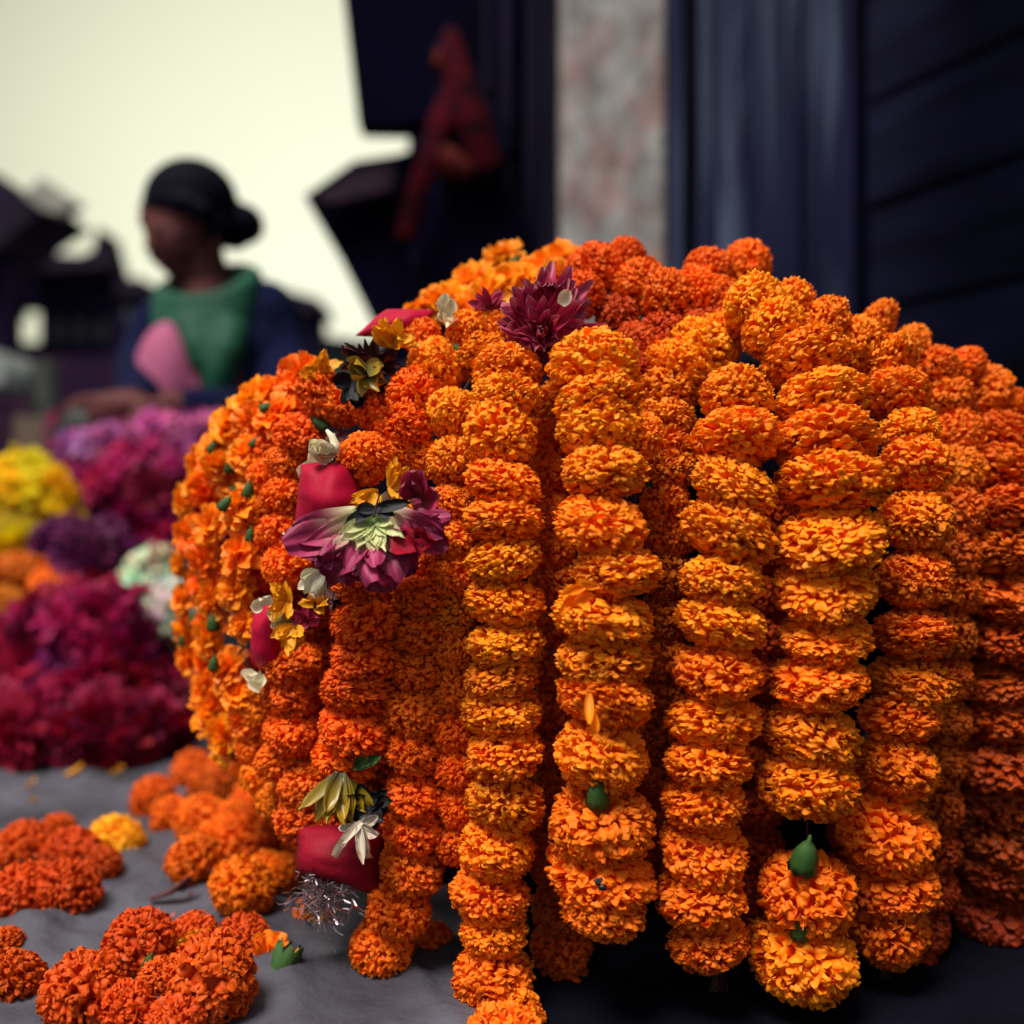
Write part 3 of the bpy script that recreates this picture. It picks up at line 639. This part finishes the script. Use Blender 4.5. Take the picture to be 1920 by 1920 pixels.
# loose petals scattered on the cloth
ridges = [((-.36, .60), (-.02, .72), .005, .016), ((-.50, .78), (-.12, .66), .004, .014), ((-.62, .88), (-.30, .70), .006, .02), ((-.60, 1.25), (-.20, .98), .006, .03), ((-.95, 1.15), (-.45, .9), .006, .025),
    ((-.42, .62), (-.20, .95), .009, .022), ((-.48, 1.02), (-.22, .80), .006, .02), ((-.10, .60), (-.22, .78), .004, .02), ((-.30, .55), (-.36, .9), .006, .02), ((-.05, .62), (-.12, .95), .004, .014)]
def clothz(x, y):
    z = .004 + .007*(noise.noise(V((x*5, y*5, 0)))+.5)**2 + .0014*noise.noise(V((x*30, y*30, 3)))
    w_ = noise.noise(V((x*3, y*3, 7)))*.5
    for fx, fy, am in ((9, 4, .0035), (5, 11, .003), (17, 9, .0015)):
        z += am*max(0, 1-3.2*abs(noise.noise(V((x*fx+w_*3, y*fy-w_*2, fx)))))**2
    for (ax, ay), (bx, by), hh, wd in ridges:
        ux, uy = bx-ax, by-ay; l2 = ux*ux+uy*uy; tt = max(0, min(1, ((x-ax)*ux+(y-ay)*uy)/l2))
        dx, dy = x-ax-tt*ux, y-ay-tt*uy; q = abs(math.hypot(dx, dy) + .012*noise.noise(V((x*9, y*9, 8))))/wd
        z += hh*math.exp(-q*q*2)*(1-abs(2*tt-1)**3)
    return z

def cloth_pt(x, y, h=.004): d = 595.0/(y-960); p = P(x, y, d); return V((p.x, p.y, TOP + clothz(p.x, p.y) + h))
bits = [(330,1695,'curled orange petal lying on the bare cloth in front of the marigold chain',M_yellow,40,10,60),(280,1716,'thin maroon petal on the cloth beside the curled orange petal',M_dried,80,12,10),(395,1700,'pale purple petal tucked against the foot of the marigold chain',M_dahlia2,70,20,20),
        (205,1472,'yellow petal on the far part of the cloth before the crimson heap',M_yellow,40,9,-30),(122,1472,'small yellow petal left of the other at the foot of the crimson heap',M_yellow,32,9,20),(45,1490,'tiny yellow petal by the left edge of the far cloth',M_yellow,22,8,0),
        (165,1452,'faded orange petal at the shaded foot of the crimson heap',M_yellow,20,8,0)]
for x, y, lab, mt, L_, W_, a in bits:
    d = 595/(y-960); me = petal_mesh(L_*d/F, W_*d/F, mt, R5, curl=.7, lean=.3, ridge=.2)
    o = link('fallen_petal', me, None, aim(cloth_pt(x, y, .003), V((math.cos(math.radians(a)), math.sin(math.radians(a)), .1)), V((0, 0, 1))))
    o['label'] = lab; o['category'] = 'petal'; o['group'] = 'loose petals on the cloth'
for (x, y, n_, L_, lab, mt) in ((400,1650,9,44,'torn yellow chrysanthemum beside the marigold chain',M_yellow),(365,1770,12,60,'ragged yellow chrysanthemum petals lying on the nearest marigold string',M_yellow),(600,1720,8,26,'crushed orange petals on the cloth under the tinsel',M_yellow)):
    d = 595/(y-960+20) - (.03 if x == 365 else 0)
    tt = thing('chrysanthemum', lab, 'flower', P(x, y, d))
    for a, l_, fw in star(n_, L_, Ry, 0, 200, .2, .9):
        link('petal', petal_mesh(l_*d/F, 10*d/F, mt, R5, curl=.5, lean=.1, ridge=.2, teeth=.05), tt, aim(P(x+Ry.uniform(-14, 14), y, d), scr(a, fw), V((0, -1, .3))))

Rs = random.Random(41)
for i in range(26):
    x, y = Rs.uniform(20, 620), Rs.uniform(1500, 1910); d = 595/(y-960); L_ = Rs.uniform(7, 20)*d/F
    a = Rs.uniform(0, 6.28); mt = Rs.choice((M_yellow, M_dried, M_loose, M_loose, M_olive))
    o = link('petal_scrap', petal_mesh(L_, L_*Rs.uniform(.2, .4), mt, Rs, nr=4, ncol=4, curl=.8, lean=.4), None, aim(cloth_pt(x, y, .002), V((math.cos(a), math.sin(a), .1)), V((0, 0, 1))), (.85, .12, .005))
    o['label'] = 'tiny crumpled petal scrap on the grey cloth'; o['category'] = 'petal scrap'; o['group'] = 'petal scraps strewn on the cloth'

# ------------------------------------------------------------------ ground, plinth, cloth
M_ground = material('courtyard_stone', (.045, .036, .05), rough=.9, var=.4, vscale=2, bump=.3, bscale=8)
M_plinth = material('dark_plinth_stone', (.004, .004, .010), spec=.05, rough=.9, var=.4, vscale=9, bump=.4, bscale=30)
M_cloth = material('grey_tarpaulin', (.068, .067, .092), rough=.6, spec=.25, var=.55, vscale=8, bump=.5, bscale=45)
MB().box((0, 120, -.05), (300, 200, .05)).build('ground', M_ground, kind='structure')
MB().box((.2, 1.5, TOP/2-.004), (2.1, 1.75, TOP/2)).build('plinth', M_plinth, kind='structure', bevel=.01)
n = 300; vs, fs = [], []
X0, X1, Y0, Y1 = -1.35, -.005, .42, 2.0
for i in range(n+1):
    for j in range(n+1):
        x = X0+(X1-X0)*j/n; y = Y0+(Y1-Y0)*i/n
        vs.append((x + .012*noise.noise(V((0, y*6, 5)))*(j == n), y, TOP+clothz(x, y)))
for i in range(n):
    for j in range(n): a = i*(n+1)+j; fs.append([a, a+1, a+n+2, a+n+1])
cl = link('tarpaulin', mesh_from('tarpaulin', vs, fs, M_cloth), None); cl['label'] = 'wrinkled grey tarpaulin spread on the plinth under the loose flowers'; cl['category'] = 'cloth'
# the covered stand inside the heap
M_stand = material('dark_stand_cloth', (.004, .003, .009), rough=.95, spec=.05, var=.3, vscale=12)
vs, fs = [], []; seg = 40
prof = [(0, .19), (.1, .215), (.2, .25), (.27, .27), (.33, .27), (.38, .25), (.42, .21), (.45, .15), (.465, .09), (.47, .001)]
for z, r in prof:
    for k in range(seg):
        a = 2*math.pi*k/seg; rr = r*(1+.03*math.cos(7*a+z*4)); vs.append((HC[0]-.005+rr*(1+.14*math.exp(-((z-.30)/.12)**2))*math.cos(a), HC[1]+.01+.66*rr*math.sin(a), TOP+z+.001))
for i in range(len(prof)-1):
    for k in range(seg): a = i*seg+k; b = i*seg+(k+1) % seg; fs.append([a, b, b+seg, a+seg])
o = link('stand', mesh_from('stand', vs, fs, M_stand)); o['label'] = 'black cloth covered stand that carries the heap of garlands'; o['category'] = 'stand'

# ------------------------------------------------------------------ heaps of coloured flowers behind
def flower_heap(label, mounds, color, size, count, seed, kind='bloom', var=.25, part='dahlia'):
    """mounds: (px, py, distance, half width m, half height m); blooms cover the surface of each"""
    R = random.Random(seed); cx, cy, d, a, b = mounds[0]
    t = thing('flower_heap', label, 'flower heap', (P(cx, cy, d).x, d, TOP), 'heaps of cut flowers on the cloth')
    MBc = MB()
    for cx, cy, d, a, b in mounds: MBc.ball(P(cx, cy, d), (a*.8, a*.75, b*.8), 14, 9)
    MBc.build('core', material('heap_core', tuple(c*.45 for c in color), rough=.9), t, smooth=True)
    for (cx, cy, d, a, b) in mounds:
        c = P(cx, cy, d); k = count//len(mounds)
        for i in range(k):
            z = R.uniform(-.85, 1); th = R.uniform(math.pi*.95, math.pi*2.05); r = math.sqrt(max(0, 1-z*z))
            nn = V((r*math.cos(th), r*math.sin(th), z))
            p = c + V((nn.x*a, nn.y*a*.9, nn.z*b))
            if p.z < TOP+size*.4: p.z = TOP+size*.4
            me = R.choice(BLOOM if kind == 'bloom' else POM if kind == 'pom' else LOOSE)
            s = size*R.uniform(.8, 1.2)
            cc = tuple(max(0, min(1, v*(1+R.uniform(-var, var)))) for v in color)
            link(part, me, t, Matrix.Translation(p) @ frame(nn + V((R.gauss(0, .3), R.gauss(0, .3), R.gauss(0, .3))), R.uniform(0, 6)) @ Matrix.Diagonal((s, s, s*.75, 1)), cc)
    return t
flower_heap('crimson heap nearest on the grey cloth, with a dark hollow on top', [(180,1355,1.30,.115,.065),(60,1370,1.30,.10,.06),(270,1350,1.36,.06,.06),(-60,1360,1.3,.09,.07)], (.24, .003, .028), .038, 150, 1, var=.55)
flower_heap('plum heap piled just above the crimson one', [(190,1195,1.42,.105,.075),(60,1250,1.42,.10,.06),(280,1230,1.46,.07,.07)], (.27, .005, .05), .038, 120, 2, var=.6)
flower_heap('bright orange flower heap at the left edge between the plum and the yellow', [(50,1140,1.55,.13,.085),(150,1130,1.58,.07,.05)], (.80, .15, .005), .028, 70, 3, 'pom', part='marigold')
flower_heap('lemon yellow flower heap at the left edge', [(60,960,1.62,.075,.09),(40,1000,1.60,.10,.08)], (.74, .46, .008), .030, 70, 4, part='chrysanthemum')
flower_heap('dark purple flower heap right of the lemon yellow one', [(150,1050,1.55,.075,.065),(215,1080,1.56,.06,.06)], (.11, .012, .075), .026, 60, 5)
flower_heap('magenta flower heap behind, next to the loose petalled garlands', [(290,930,1.68,.11,.095),(215,930,1.70,.09,.08),(330,1030,1.66,.08,.07),(300,1120,1.66,.08,.08)], (.34, .008, .075), .036, 130, 6, var=.5)
flower_heap('lilac pink flower heap at the back, below the seated woman', [(230,862,1.72,.10,.05),(330,842,1.72,.11,.05),(400,850,1.74,.07,.06)], (.46, .10, .30), .028, 90, 7)
flower_heap('white flower heap by the left flank of the garlands', [(296,1105,1.44,.048,.05),(315,1150,1.42,.045,.045)], (.62, .60, .50), .026, 60, 8, part='chrysanthemum')

# ------------------------------------------------------------------ seated woman
M_skin = material('skin', (.095, .028, .030), rough=.65, spec=.15, var=.1, vscale=20)
M_hair = material('black_hair', (.0022, .002, .009), rough=.75, spec=.06, bump=.4, bscale=120, stretch=(1, 1, .2))
M_cardigan = material('navy_wool', (.006, .008, .034), rough=.95, spec=.05, var=.3, vscale=90, bump=.3, bscale=200)
M_kurta = material('pink_cotton', (.36, .085, .19), rough=.8, var=.1, vscale=20)
M_scarf = material('green_scarf', (.002, .060, .035), rough=.7, var=.3, vscale=30, bump=.2, bscale=40)
wd_ = 2.05
Wp = lambda x, y, o=0: P(x, y, wd_+o)
wo = thing('person', 'seated woman in navy cardigan, pink top and green scarf, looking down at her hands', 'person', (Wp(420,960).x, wd_, TOP))
s1 = wd_/F
mb = MB()
rh = Matrix.Rotation(math.radians(-14), 3, 'Y')
mb.ball(Wp(352,400), (.082, .080, .098), 20, 14, rh)                # skull
mb.ball(Wp(335,448,-.015), (.064, .062, .078), 18, 12, Matrix.Rotation(math.radians(-22), 3, 'Y'))   # face
mb.ball(Wp(344,504,-.012), (.036, .040, .032))                      # chin
mb.ball(Wp(300,470,-.02), (.024, .022, .030)); mb.ball(Wp(290,412,-.015), (.03, .04, .03))         # cheek, brow
mb.tube([Wp(290,428,-.045), Wp(284,455,-.055), Wp(284,470,-.056)], [.008, .012, .016], 10)           # nose
mb.ball(Wp(305,491,-.04), (.014, .020, .007)); mb.ball(Wp(309,501,-.038), (.013, .019, .007))      # lips
mb.ball(Wp(404,456,-.055), (.009, .008, .018))                      # ear
mb.tube([Wp(368,480), Wp(385,530,.01), Wp(392,580,.01), Wp(395,640)], [.055, .05, .06, .08], 14)     # neck
# arms to the hands
mb.tube([Wp(520,650,.02), Wp(535,760,-.1), Wp(430,775,-.25), Wp(300,762,-.30)], [.034, .034, .034, .028], 12)
mb.tube([Wp(275,660,-.05), Wp(262,745,-.15), Wp(235,765,-.28)], [.028, .030, .027], 12)
def hand(cx, cy, o, sgn):
    mb.ball(Wp(cx, cy, o), (.046, .028, .022), 14, 10, Matrix.Rotation(.15*sgn, 3, 'Y'))
    for i, (L_, dy) in enumerate(((.070, -10), (.078, -3), (.072, 4), (.058, 11))):
        x, y = cx-38, cy+dy
        mb.tube([Wp(x+8, y, o-.01), Wp(x-L_*.45/s1, y+3+i, o-.02), Wp(x-L_*.75/s1, y+14+i, o-.015), Wp(x-L_*.85/s1, y+26, o)], [.0095, .0088, .0078, .006], 8)
    mb.tube([Wp(cx+10, cy+8, o-.02), Wp(cx-14, cy+26, o-.035), Wp(cx-36, cy+32, o-.03)], [.012, .0105, .008], 8)
hand(262, 762, -.31, 1); hand(218, 755, -.26, -1)
mb.build('body', M_skin, wo, smooth=True, remesh=.006, smoothit=3)
mb = MB()
mb.ball(Wp(358,382,.005), (.094, .092, .088), 20, 14, rh)
mb.ball(Wp(385,402,.01), (.064, .072, .080), 16, 12); mb.ball(Wp(408,425,.02), (.034, .045, .045))
mb.ball(Wp(456,420,.03), (.044, .046, .040), 16, 12, Matrix.Rotation(.6, 3, 'Y')); mb.ball(Wp(440,442,.03), (.030, .032, .030))
mb.ball(Wp(402,425,-.03), (.028, .03, .035)); mb.tube([Wp(268,392,-.02), Wp(300,374,-.06), Wp(350,380,-.082), Wp(392,402,-.075)], [.012, .02, .02, .02], 8)
mb.build('hair', M_hair, wo, smooth=True, remesh=.006, smoothit=4)
for x, y in ((296,438),(338,444)):
    MB().ball(Wp(x, y, -.068), (.012, .008, .006)).build('eye', M_hair, wo, smooth=True)
# cardigan: torso and sleeves
mb = MB()
mb.ball(Wp(415,800), (.165, .12, .22), 20, 14); mb.ball(Wp(415,675), (.150, .10, .12), 20, 14)
mb.ball(Wp(500,600,.01), (.068, .07, .080)); mb.ball(Wp(460,575,.03), (.06, .06, .055)); mb.ball(Wp(300,620,.01), (.05, .06, .07))
mb.tube([Wp(495,590,.01), Wp(530,680,.0), Wp(540,765,-.1), Wp(440,778,-.24), Wp(335,768,-.29)], [.066, .062, .060, .048, .038], 14)
mb.tube([Wp(297,610,.01), Wp(268,680,-.04), Wp(262,745,-.15), Wp(262,760,-.22)], [.055, .050, .046, .036], 14)
mb.build('cardigan', M_cardigan, wo, smooth=True, remesh=.009, smoothit=3)
mb = MB(); mb.ball(Wp(318,748,-.078), (.070, .085, .150), 18, 14); mb.ball(Wp(350,760,-.07), (.06, .07, .10), 14, 10); mb.ball(Wp(440,700,-.055), (.03, .07, .12), 14, 10)
mb.build('kurta', M_kurta, wo, smooth=True, remesh=.009, smoothit=3)
mb = MB()
for k in range(5):
    pts = []
    for a in range(0, 360, 15):
        an = math.radians(a); sn = math.sin(an)
        pts.append(Wp(390-2*k+(86-1*k)*math.cos(an), 538+9*k+(30+19*k)*max(0, sn)**1.5 - 22*max(0, -sn) - 16*math.cos(an), -.085*sn-.006*k))
    pts.append(pts[0]); mb.tube(pts, .021, 8)
mb.tube([Wp(440,610,-.09), Wp(425,660,-.11), Wp(412,700,-.115), Wp(408,745,-.11)], [.03, .036, .034, .03], 10)
mb.tube([Wp(345,600,-.09), Wp(375,650,-.115), Wp(398,690,-.12), Wp(410,740,-.12)], [.024, .028, .026, .024], 10)
mb.build('scarf', M_scarf, wo, smooth=True, remesh=.008, smoothit=2)
mb = MB()                                # folded legs in dark trousers, behind the flower heaps
mb.tube([Wp(470,960,0), Wp(560,1020,-.25), Wp(400,1090,-.38)], [.10, .085, .06], 14); mb.tube([Wp(380,960,0), Wp(240,1010,-.2), Wp(330,1100,-.38)], [.10, .085, .06], 14)
mb.ball(Wp(425,1000), (.19, .14, .13)); mb.build('trousers', M_dark, wo, smooth=True, remesh=.01, smoothit=2)
mb = MB().tube([Wp(110,836,-.32), Wp(150,815,-.3), Wp(200,818,-.28), Wp(240,835,-.26)], [.03, .05, .05, .03], 12)
o = mb.build('cloth_bag', M_dark, smooth=True); o['label'] = 'black cloth bundle below the hands of the seated woman'; o['category'] = 'bundle'

# ------------------------------------------------------------------ temple building on the right
M_wood = material('dark_wood', (.008, .006, .022), rough=.9, spec=.08, var=.5, vscale=6, bump=.3, bscale=30, stretch=(4, 4, .5))
M_woodb = material('weathered_blue_wood', (.015, .016, .055), rough=.9, spec=.08, var=.4, vscale=14, stretch=(3, 3, .16), bump=.4, bscale=30, alt=(.060, .080, .14), ascale=8, alo=.46, ahi=.62)
M_wall = material('plank_wall_wood', (.010, .010, .034), rough=.9, spec=.08, var=.5, vscale=5, bump=.35, bscale=30, stretch=(.6, .6, 4))
M_stone = material('mottled_plaster', (.31, .31, .32), rough=.95, spec=.1, var=.35, vscale=16, stretch=(1.3, 1, .8), bump=.5, bscale=30, alt=(.31, .22, .22), ascale=13, alo=.47, ahi=.6)
M_black = material('near_black_wood', (.0018, .0015, .010), rough=.95, spec=.03, var=.3, vscale=4)  # one near-black navy tone for the darkest parts
M_eave = material('brown_eave', (.030, .018, .030), rough=.9, spec=.1, var=.3, vscale=5)
tb = thing('timber_building', 'dark timber temple front with carved eaves behind the heap', 'building', (.35, 2.4, 0))
def part(name, mb, mat, parent=None, **k): return mb.build(name, mat, parent or tb, **k)
part('upper_eave', MB().prism([(615,-260),(1075,-260),(1075,226),(764,226),(764,236),(672,234)], 2.7, .09), M_black)
part('roof', MB().prism([(570,368),(664,302),(742,290),(768,282),(1075,282),(1075,1150),(880,1150),(745,700),(640,488)], 3.0, .12), M_black)
part('fascia', MB().prism([(590,368),(668,318),(738,306),(738,352),(620,380)], 2.93, .05), M_eave)
part('wall', MB().prism([(766,228),(1075,228),(1075,1150),(766,1150)], 2.98, .02), M_black)
for x0, x1, dpt in ((905,925,2.62),(935,962,2.60),(985,1010,2.5),(1018,1052,2.3)):
    part('post', MB().prism([(x0,-200),(x1,-200),(x1,1150),(x0,1150)], dpt, .12), M_wood, bevel=.006)
for y in (250, 470): part('beam', MB().prism([(770,y),(1050,y),(1050,y+26),(770,y+26)], 2.72, .12), M_wood, bevel=.006)
pil = thing('stone_pillar', 'pale mottled plaster pillar between the timber posts', 'pillar', (P(1152,0,2.05).x, 2.05, TOP))
MB().prism([(1056,-300),(1250,-300),(1250,1250),(1056,1250)], 2.05, .20).build('shaft', M_stone, pil, bevel=.012)
MB().prism([(1040,1240),(1264,1240),(1264,1262),(1040,1262)], 2.03, .26).build('base', M_stone, pil, bevel=.006)
bd = thing('board_door', 'weathered blue grey door frame of upright boards right of the pale pillar', 'door', (P(1430,0,1.95).x, 1.95, TOP))
for i, (x0, x1, dp) in enumerate(((1254,1282,1.98),(1284,1312,2.03),(1314,1346,1.97),(1348,1402,1.94),(1404,1452,1.955),(1454,1502,1.94),(1504,1548,1.965),(1550,1602,1.95))):
    MB().prism([(x0,-280),(x1,-280),(x1,1272),(x0,1272)], dp, .03).build('board', M_woodb if i != 1 else M_wood, bd, bevel=.003)
MB().prism([(1252,-282),(1606,-282),(1606,1274),(1252,1274)], 2.065, .03).build('backing', M_black, bd)
# plank wall coming towards the camera on the right
pw = thing('plank_wall', 'dark wall of wide horizontal planks at the right', 'wall', (P(1630,0,1.9).x, 1.9, TOP))
c0 = V((.645, 1.90, 0)); dr = V((.498, -1, 0)).normalized(); nr_ = V((-dr.y, dr.x, 0))*-1
if nr_.dot(-c0) < 0: nr_ = -nr_
rot = Matrix((dr, nr_, V((0, 0, 1)))).transposed()
z = TOP; k = 0; joints = [CZ+.747-.19*i for i in range(-4, 6)]
zs = sorted([j for j in joints if j > TOP+.05] + [TOP+.002])
Rw = random.Random(3)
for a, b in zip(zs[:-1], zs[1:]):
    MB().box(c0 + dr*1.30 - nr_*(.015 + Rw.uniform(-.004, .004)) + V((0, 0, (a+b)/2)), (1.28, .014, (b-a)/2-.005), rot).build('plank', M_wall, pw, bevel=.004)
MB().box(c0 + dr*1.30 - nr_*.05 + V((0, 0, (zs[0]+zs[-1])/2)), (1.3, .012, (zs[-1]-zs[0])/2), rot).build('backing', M_black, pw)
MB().prism([(1603,-280),(1650,-280),(1650,1270),(1603,1270)], 1.955, .10).build('corner_post', M_black, pw)
# unseen roof overhang, added to block skylight over the wall and right columns
ev = thing('shade_eave', 'dark wooden eave added out of view above the plank wall for shade', 'eave', (1.1, 1.5, CZ+1.35))
for i in range(8):
    cpt = c0 + dr*(.36+.32*i); MB().box(cpt + nr_*.40 + V((0, 0, CZ+1.28)), (.03, .44, .04), rot).build('shade_rafter', M_wood, ev)
MB().box(c0 + dr*1.5 + nr_*.38 + V((0, 0, CZ+1.36)), (1.22, .52, .03), rot).build('shade_boards', M_black, ev)
# vermilion statue with red cloth
M_verm = material('vermilion_paste', (.16, .020, .010), rough=.9, spec=.1, var=.4, vscale=16, bump=.6, bscale=25, alt=(.02, .002, .006), ascale=16, alo=.42, ahi=.6)
M_redc = material('red_cloth', (.036, .001, .004), rough=.9, spec=.05, var=.4, vscale=10, alt=(.008, .001, .006), ascale=14, alo=.45, ahi=.6)
st = thing('deity_statue', 'stone guardian figure smeared with orange vermilion and draped in red cloth', 'statue', P(870,1000,2.45))
q = lambda x, y, o=0: P(x, y, 2.45+o)
mb = MB(); mb.ball(q(835,110,.02), (.04, .04, .055)); mb.ball(q(845,70,.02), (.025, .03, .04)); mb.tube([q(840,140,.02), q(862,180,.02), q(878,260,.02), q(880,360,.02)], [.03, .07, .085, .10], 14)
mb.tube([q(880,190), q(930,230,-.03), q(945,290,-.06), q(905,340,-.09)], [.035, .03, .026, .03], 10); mb.box(q(880,640,.03), (.13, .08, .33))
mb.build('body', M_black, st, smooth=True, remesh=.012, smoothit=2)
MB().ball(q(828,108,-.03), (.020, .02, .032), 14, 9, Matrix.Rotation(.3, 3, 'Y')).build('vermilion_face', M_verm, st, smooth=True)
MB().ball(q(850,215,-.075), (.040, .02, .030), 14, 9, Matrix.Rotation(-.5, 3, 'Y')).build('vermilion_hand', M_verm, st, smooth=True)
MB().ball(q(842,305,-.10), (.065, .03, .034), 14, 9, Matrix.Rotation(.6, 3, 'Y')).build('vermilion_arm', M_verm, st, smooth=True)
mb = MB()
mb.tube([q(845,60,-.02), q(850,110,-.04), q(868,170,-.07), q(890,240,-.08), q(915,330,-.08)], [.022, .034, .040, .045, .040], 10)
for i in range(4):
    o_x = 9*i
    mb.tube([q(838+o_x,165,-.07), q(812+o_x,225,-.10), q(792+o_x*.8,300,-.12), q(768+o_x*.9,380,-.11), q(748+o_x*.8,450,-.10)], [.010, .014, .014, .015, .012], 10)
mb.build('red_drape', M_redc, st, smooth=True, remesh=.009, smoothit=2)

# ------------------------------------------------------------------ far houses on the left
M_far = material('far_brick', (.012, .007, .028), rough=.95, spec=.05, var=.4, vscale=.8)
M_far2 = material('far_roof', (.018, .013, .028), rough=.95, spec=.05, var=.4, vscale=1)
M_gable = material('pale_roof_tin', (.30, .30, .27), rough=.8, var=.2, vscale=2)
M_glass = material('far_window', (.05, .06, .07), rough=.2)
M_slate = material('grey_green_paint', (.055, .062, .062), rough=.8, var=.2, vscale=8)
def house(label, wall, roof, d, thick, wins=(), wm=None, rm=None, extra=()):
    t = thing('house', label, 'house', (P(wall[0][0], 0, d).x, d, 0), 'houses across the courtyard')
    MB().prism(wall, d, thick).build('wall', wm or M_far, t)
    MB().prism(roof, d-.25, thick+.5).build('roof', rm or M_far2, t)
    for x, y, w_, h_ in wins:
        f = MB().prism([(x-w_,y-h_),(x+w_,y-h_),(x+w_,y+h_),(x-w_,y+h_)], d-.06, .05).build('window', M_far2, t)
        g = MB().prism([(x-w_*.7,y-h_*.8),(x+w_*.7,y-h_*.8),(x+w_*.7,y+h_*.8),(x-w_*.7,y+h_*.8)], d-.075, .01).build('pane', M_glass, f)
        g.matrix_local = Matrix.Identity(4)
    for nm, pts, mt in extra: MB().prism(pts, d-.3, .2).build(nm, mt, t)
    return t
house('dark tiered pagoda roof jutting in from the left edge', [(-260,420),(10,420),(14,1010),(-260,1010)], [(-300,250),(-60,300),(0,328),(42,364),(100,384),(60,410),(22,436),(0,462),(-300,480)], 9, .3,
      extra=[('gable', [(44,364),(78,332),(144,376),(112,398),(80,392)], M_gable)])
house('low house with a flat parapet and a thin spire on its roof', [(-40,500),(20,500),(20,590),(-40,590)], [(16,486),(30,472),(150,478),(172,470),(184,424),(196,470),(204,500),(16,510)], 24, .8)
w1 = thing('house', 'wide dark brick house with a bright gap through its left end', 'house', (P(100,0,25).x, 25, 0), 'houses across the courtyard')
for pts in ([(16,508),(210,508),(210,582),(16,582)], [(-200,500),(18,500),(18,1000),(-200,1000)], [(16,642),(74,642),(74,1000),(16,1000)], [(74,580),(210,580),(210,1000),(74,1000)]):
    MB().prism(pts, 25, .25).build('wall', M_far, w1)
for x in (110, 150, 190): MB().prism([(x-9,600),(x+9,600),(x+9,640),(x-9,640)], 24.9, .08).build('window', M_slate, w1)
house('row house behind the woman with a sloping roof line', [(206,540),(420,556),(420,1000),(206,1000)], [(200,524),(262,520),(300,540),(430,548),(430,566),(200,548)], 28, 1, wins=((240,590,9,16),(285,600,9,16)))
house('brown house between the woman and the temple eave', [(500,566),(596,566),(596,1000),(500,1000)], [(430,540),(520,538),(598,560),(604,582),(500,576)], 22, 1, wins=((560,600,8,14),))
house('low grey blue house below the bright gap beside the temple eave', [(590,640),(760,640),(760,1000),(590,1000)], [(586,626),(640,634),(700,640),(770,640),(770,655),(586,650)], 26, 1, wm=M_slate)
def simple(name, pts, d, th, mt, label, cat):
    o = MB().prism(pts, d, th).build(name, mt, bevel=.004); o['label'] = label; o['category'] = cat
simple('gate_post', [(58,676),(92,676),(92,1150),(58,1150)], 4.2, .08, M_slate, 'grey green post standing behind the yellow heap', 'post')
simple('cardboard_box', [(26,780),(84,784),(84,1080),(26,1080)], 3.4, .3, material('cardboard', (.13, .09, .075), rough=.9), 'brown cardboard box standing behind the lemon yellow flowers', 'box')
simple('magenta_cloth', [(86,776),(106,770),(110,900),(84,900)], 3.0, .05, material('magenta_cloth', (.22, .01, .07), rough=.8), 'strip of magenta cloth hanging beside the cardboard box', 'cloth')
simple('white_sack', [(-60,655),(-10,655),(8,690),(6,720),(-60,730)], 4.0, .3, material('sack', (.28, .30, .32), rough=.9), 'white sack at the left edge of the picture', 'sack')
simple('brown_stall', [(-60,672),(160,668),(250,664),(250,1130),(-60,1130)], 6.5, .5, material('stall_cloth', (.020, .009, .030), rough=.95, spec=.05, alt=(.045, .02, .03), ascale=3), 'dark brown market stall across the courtyard behind the grey green post', 'stall')
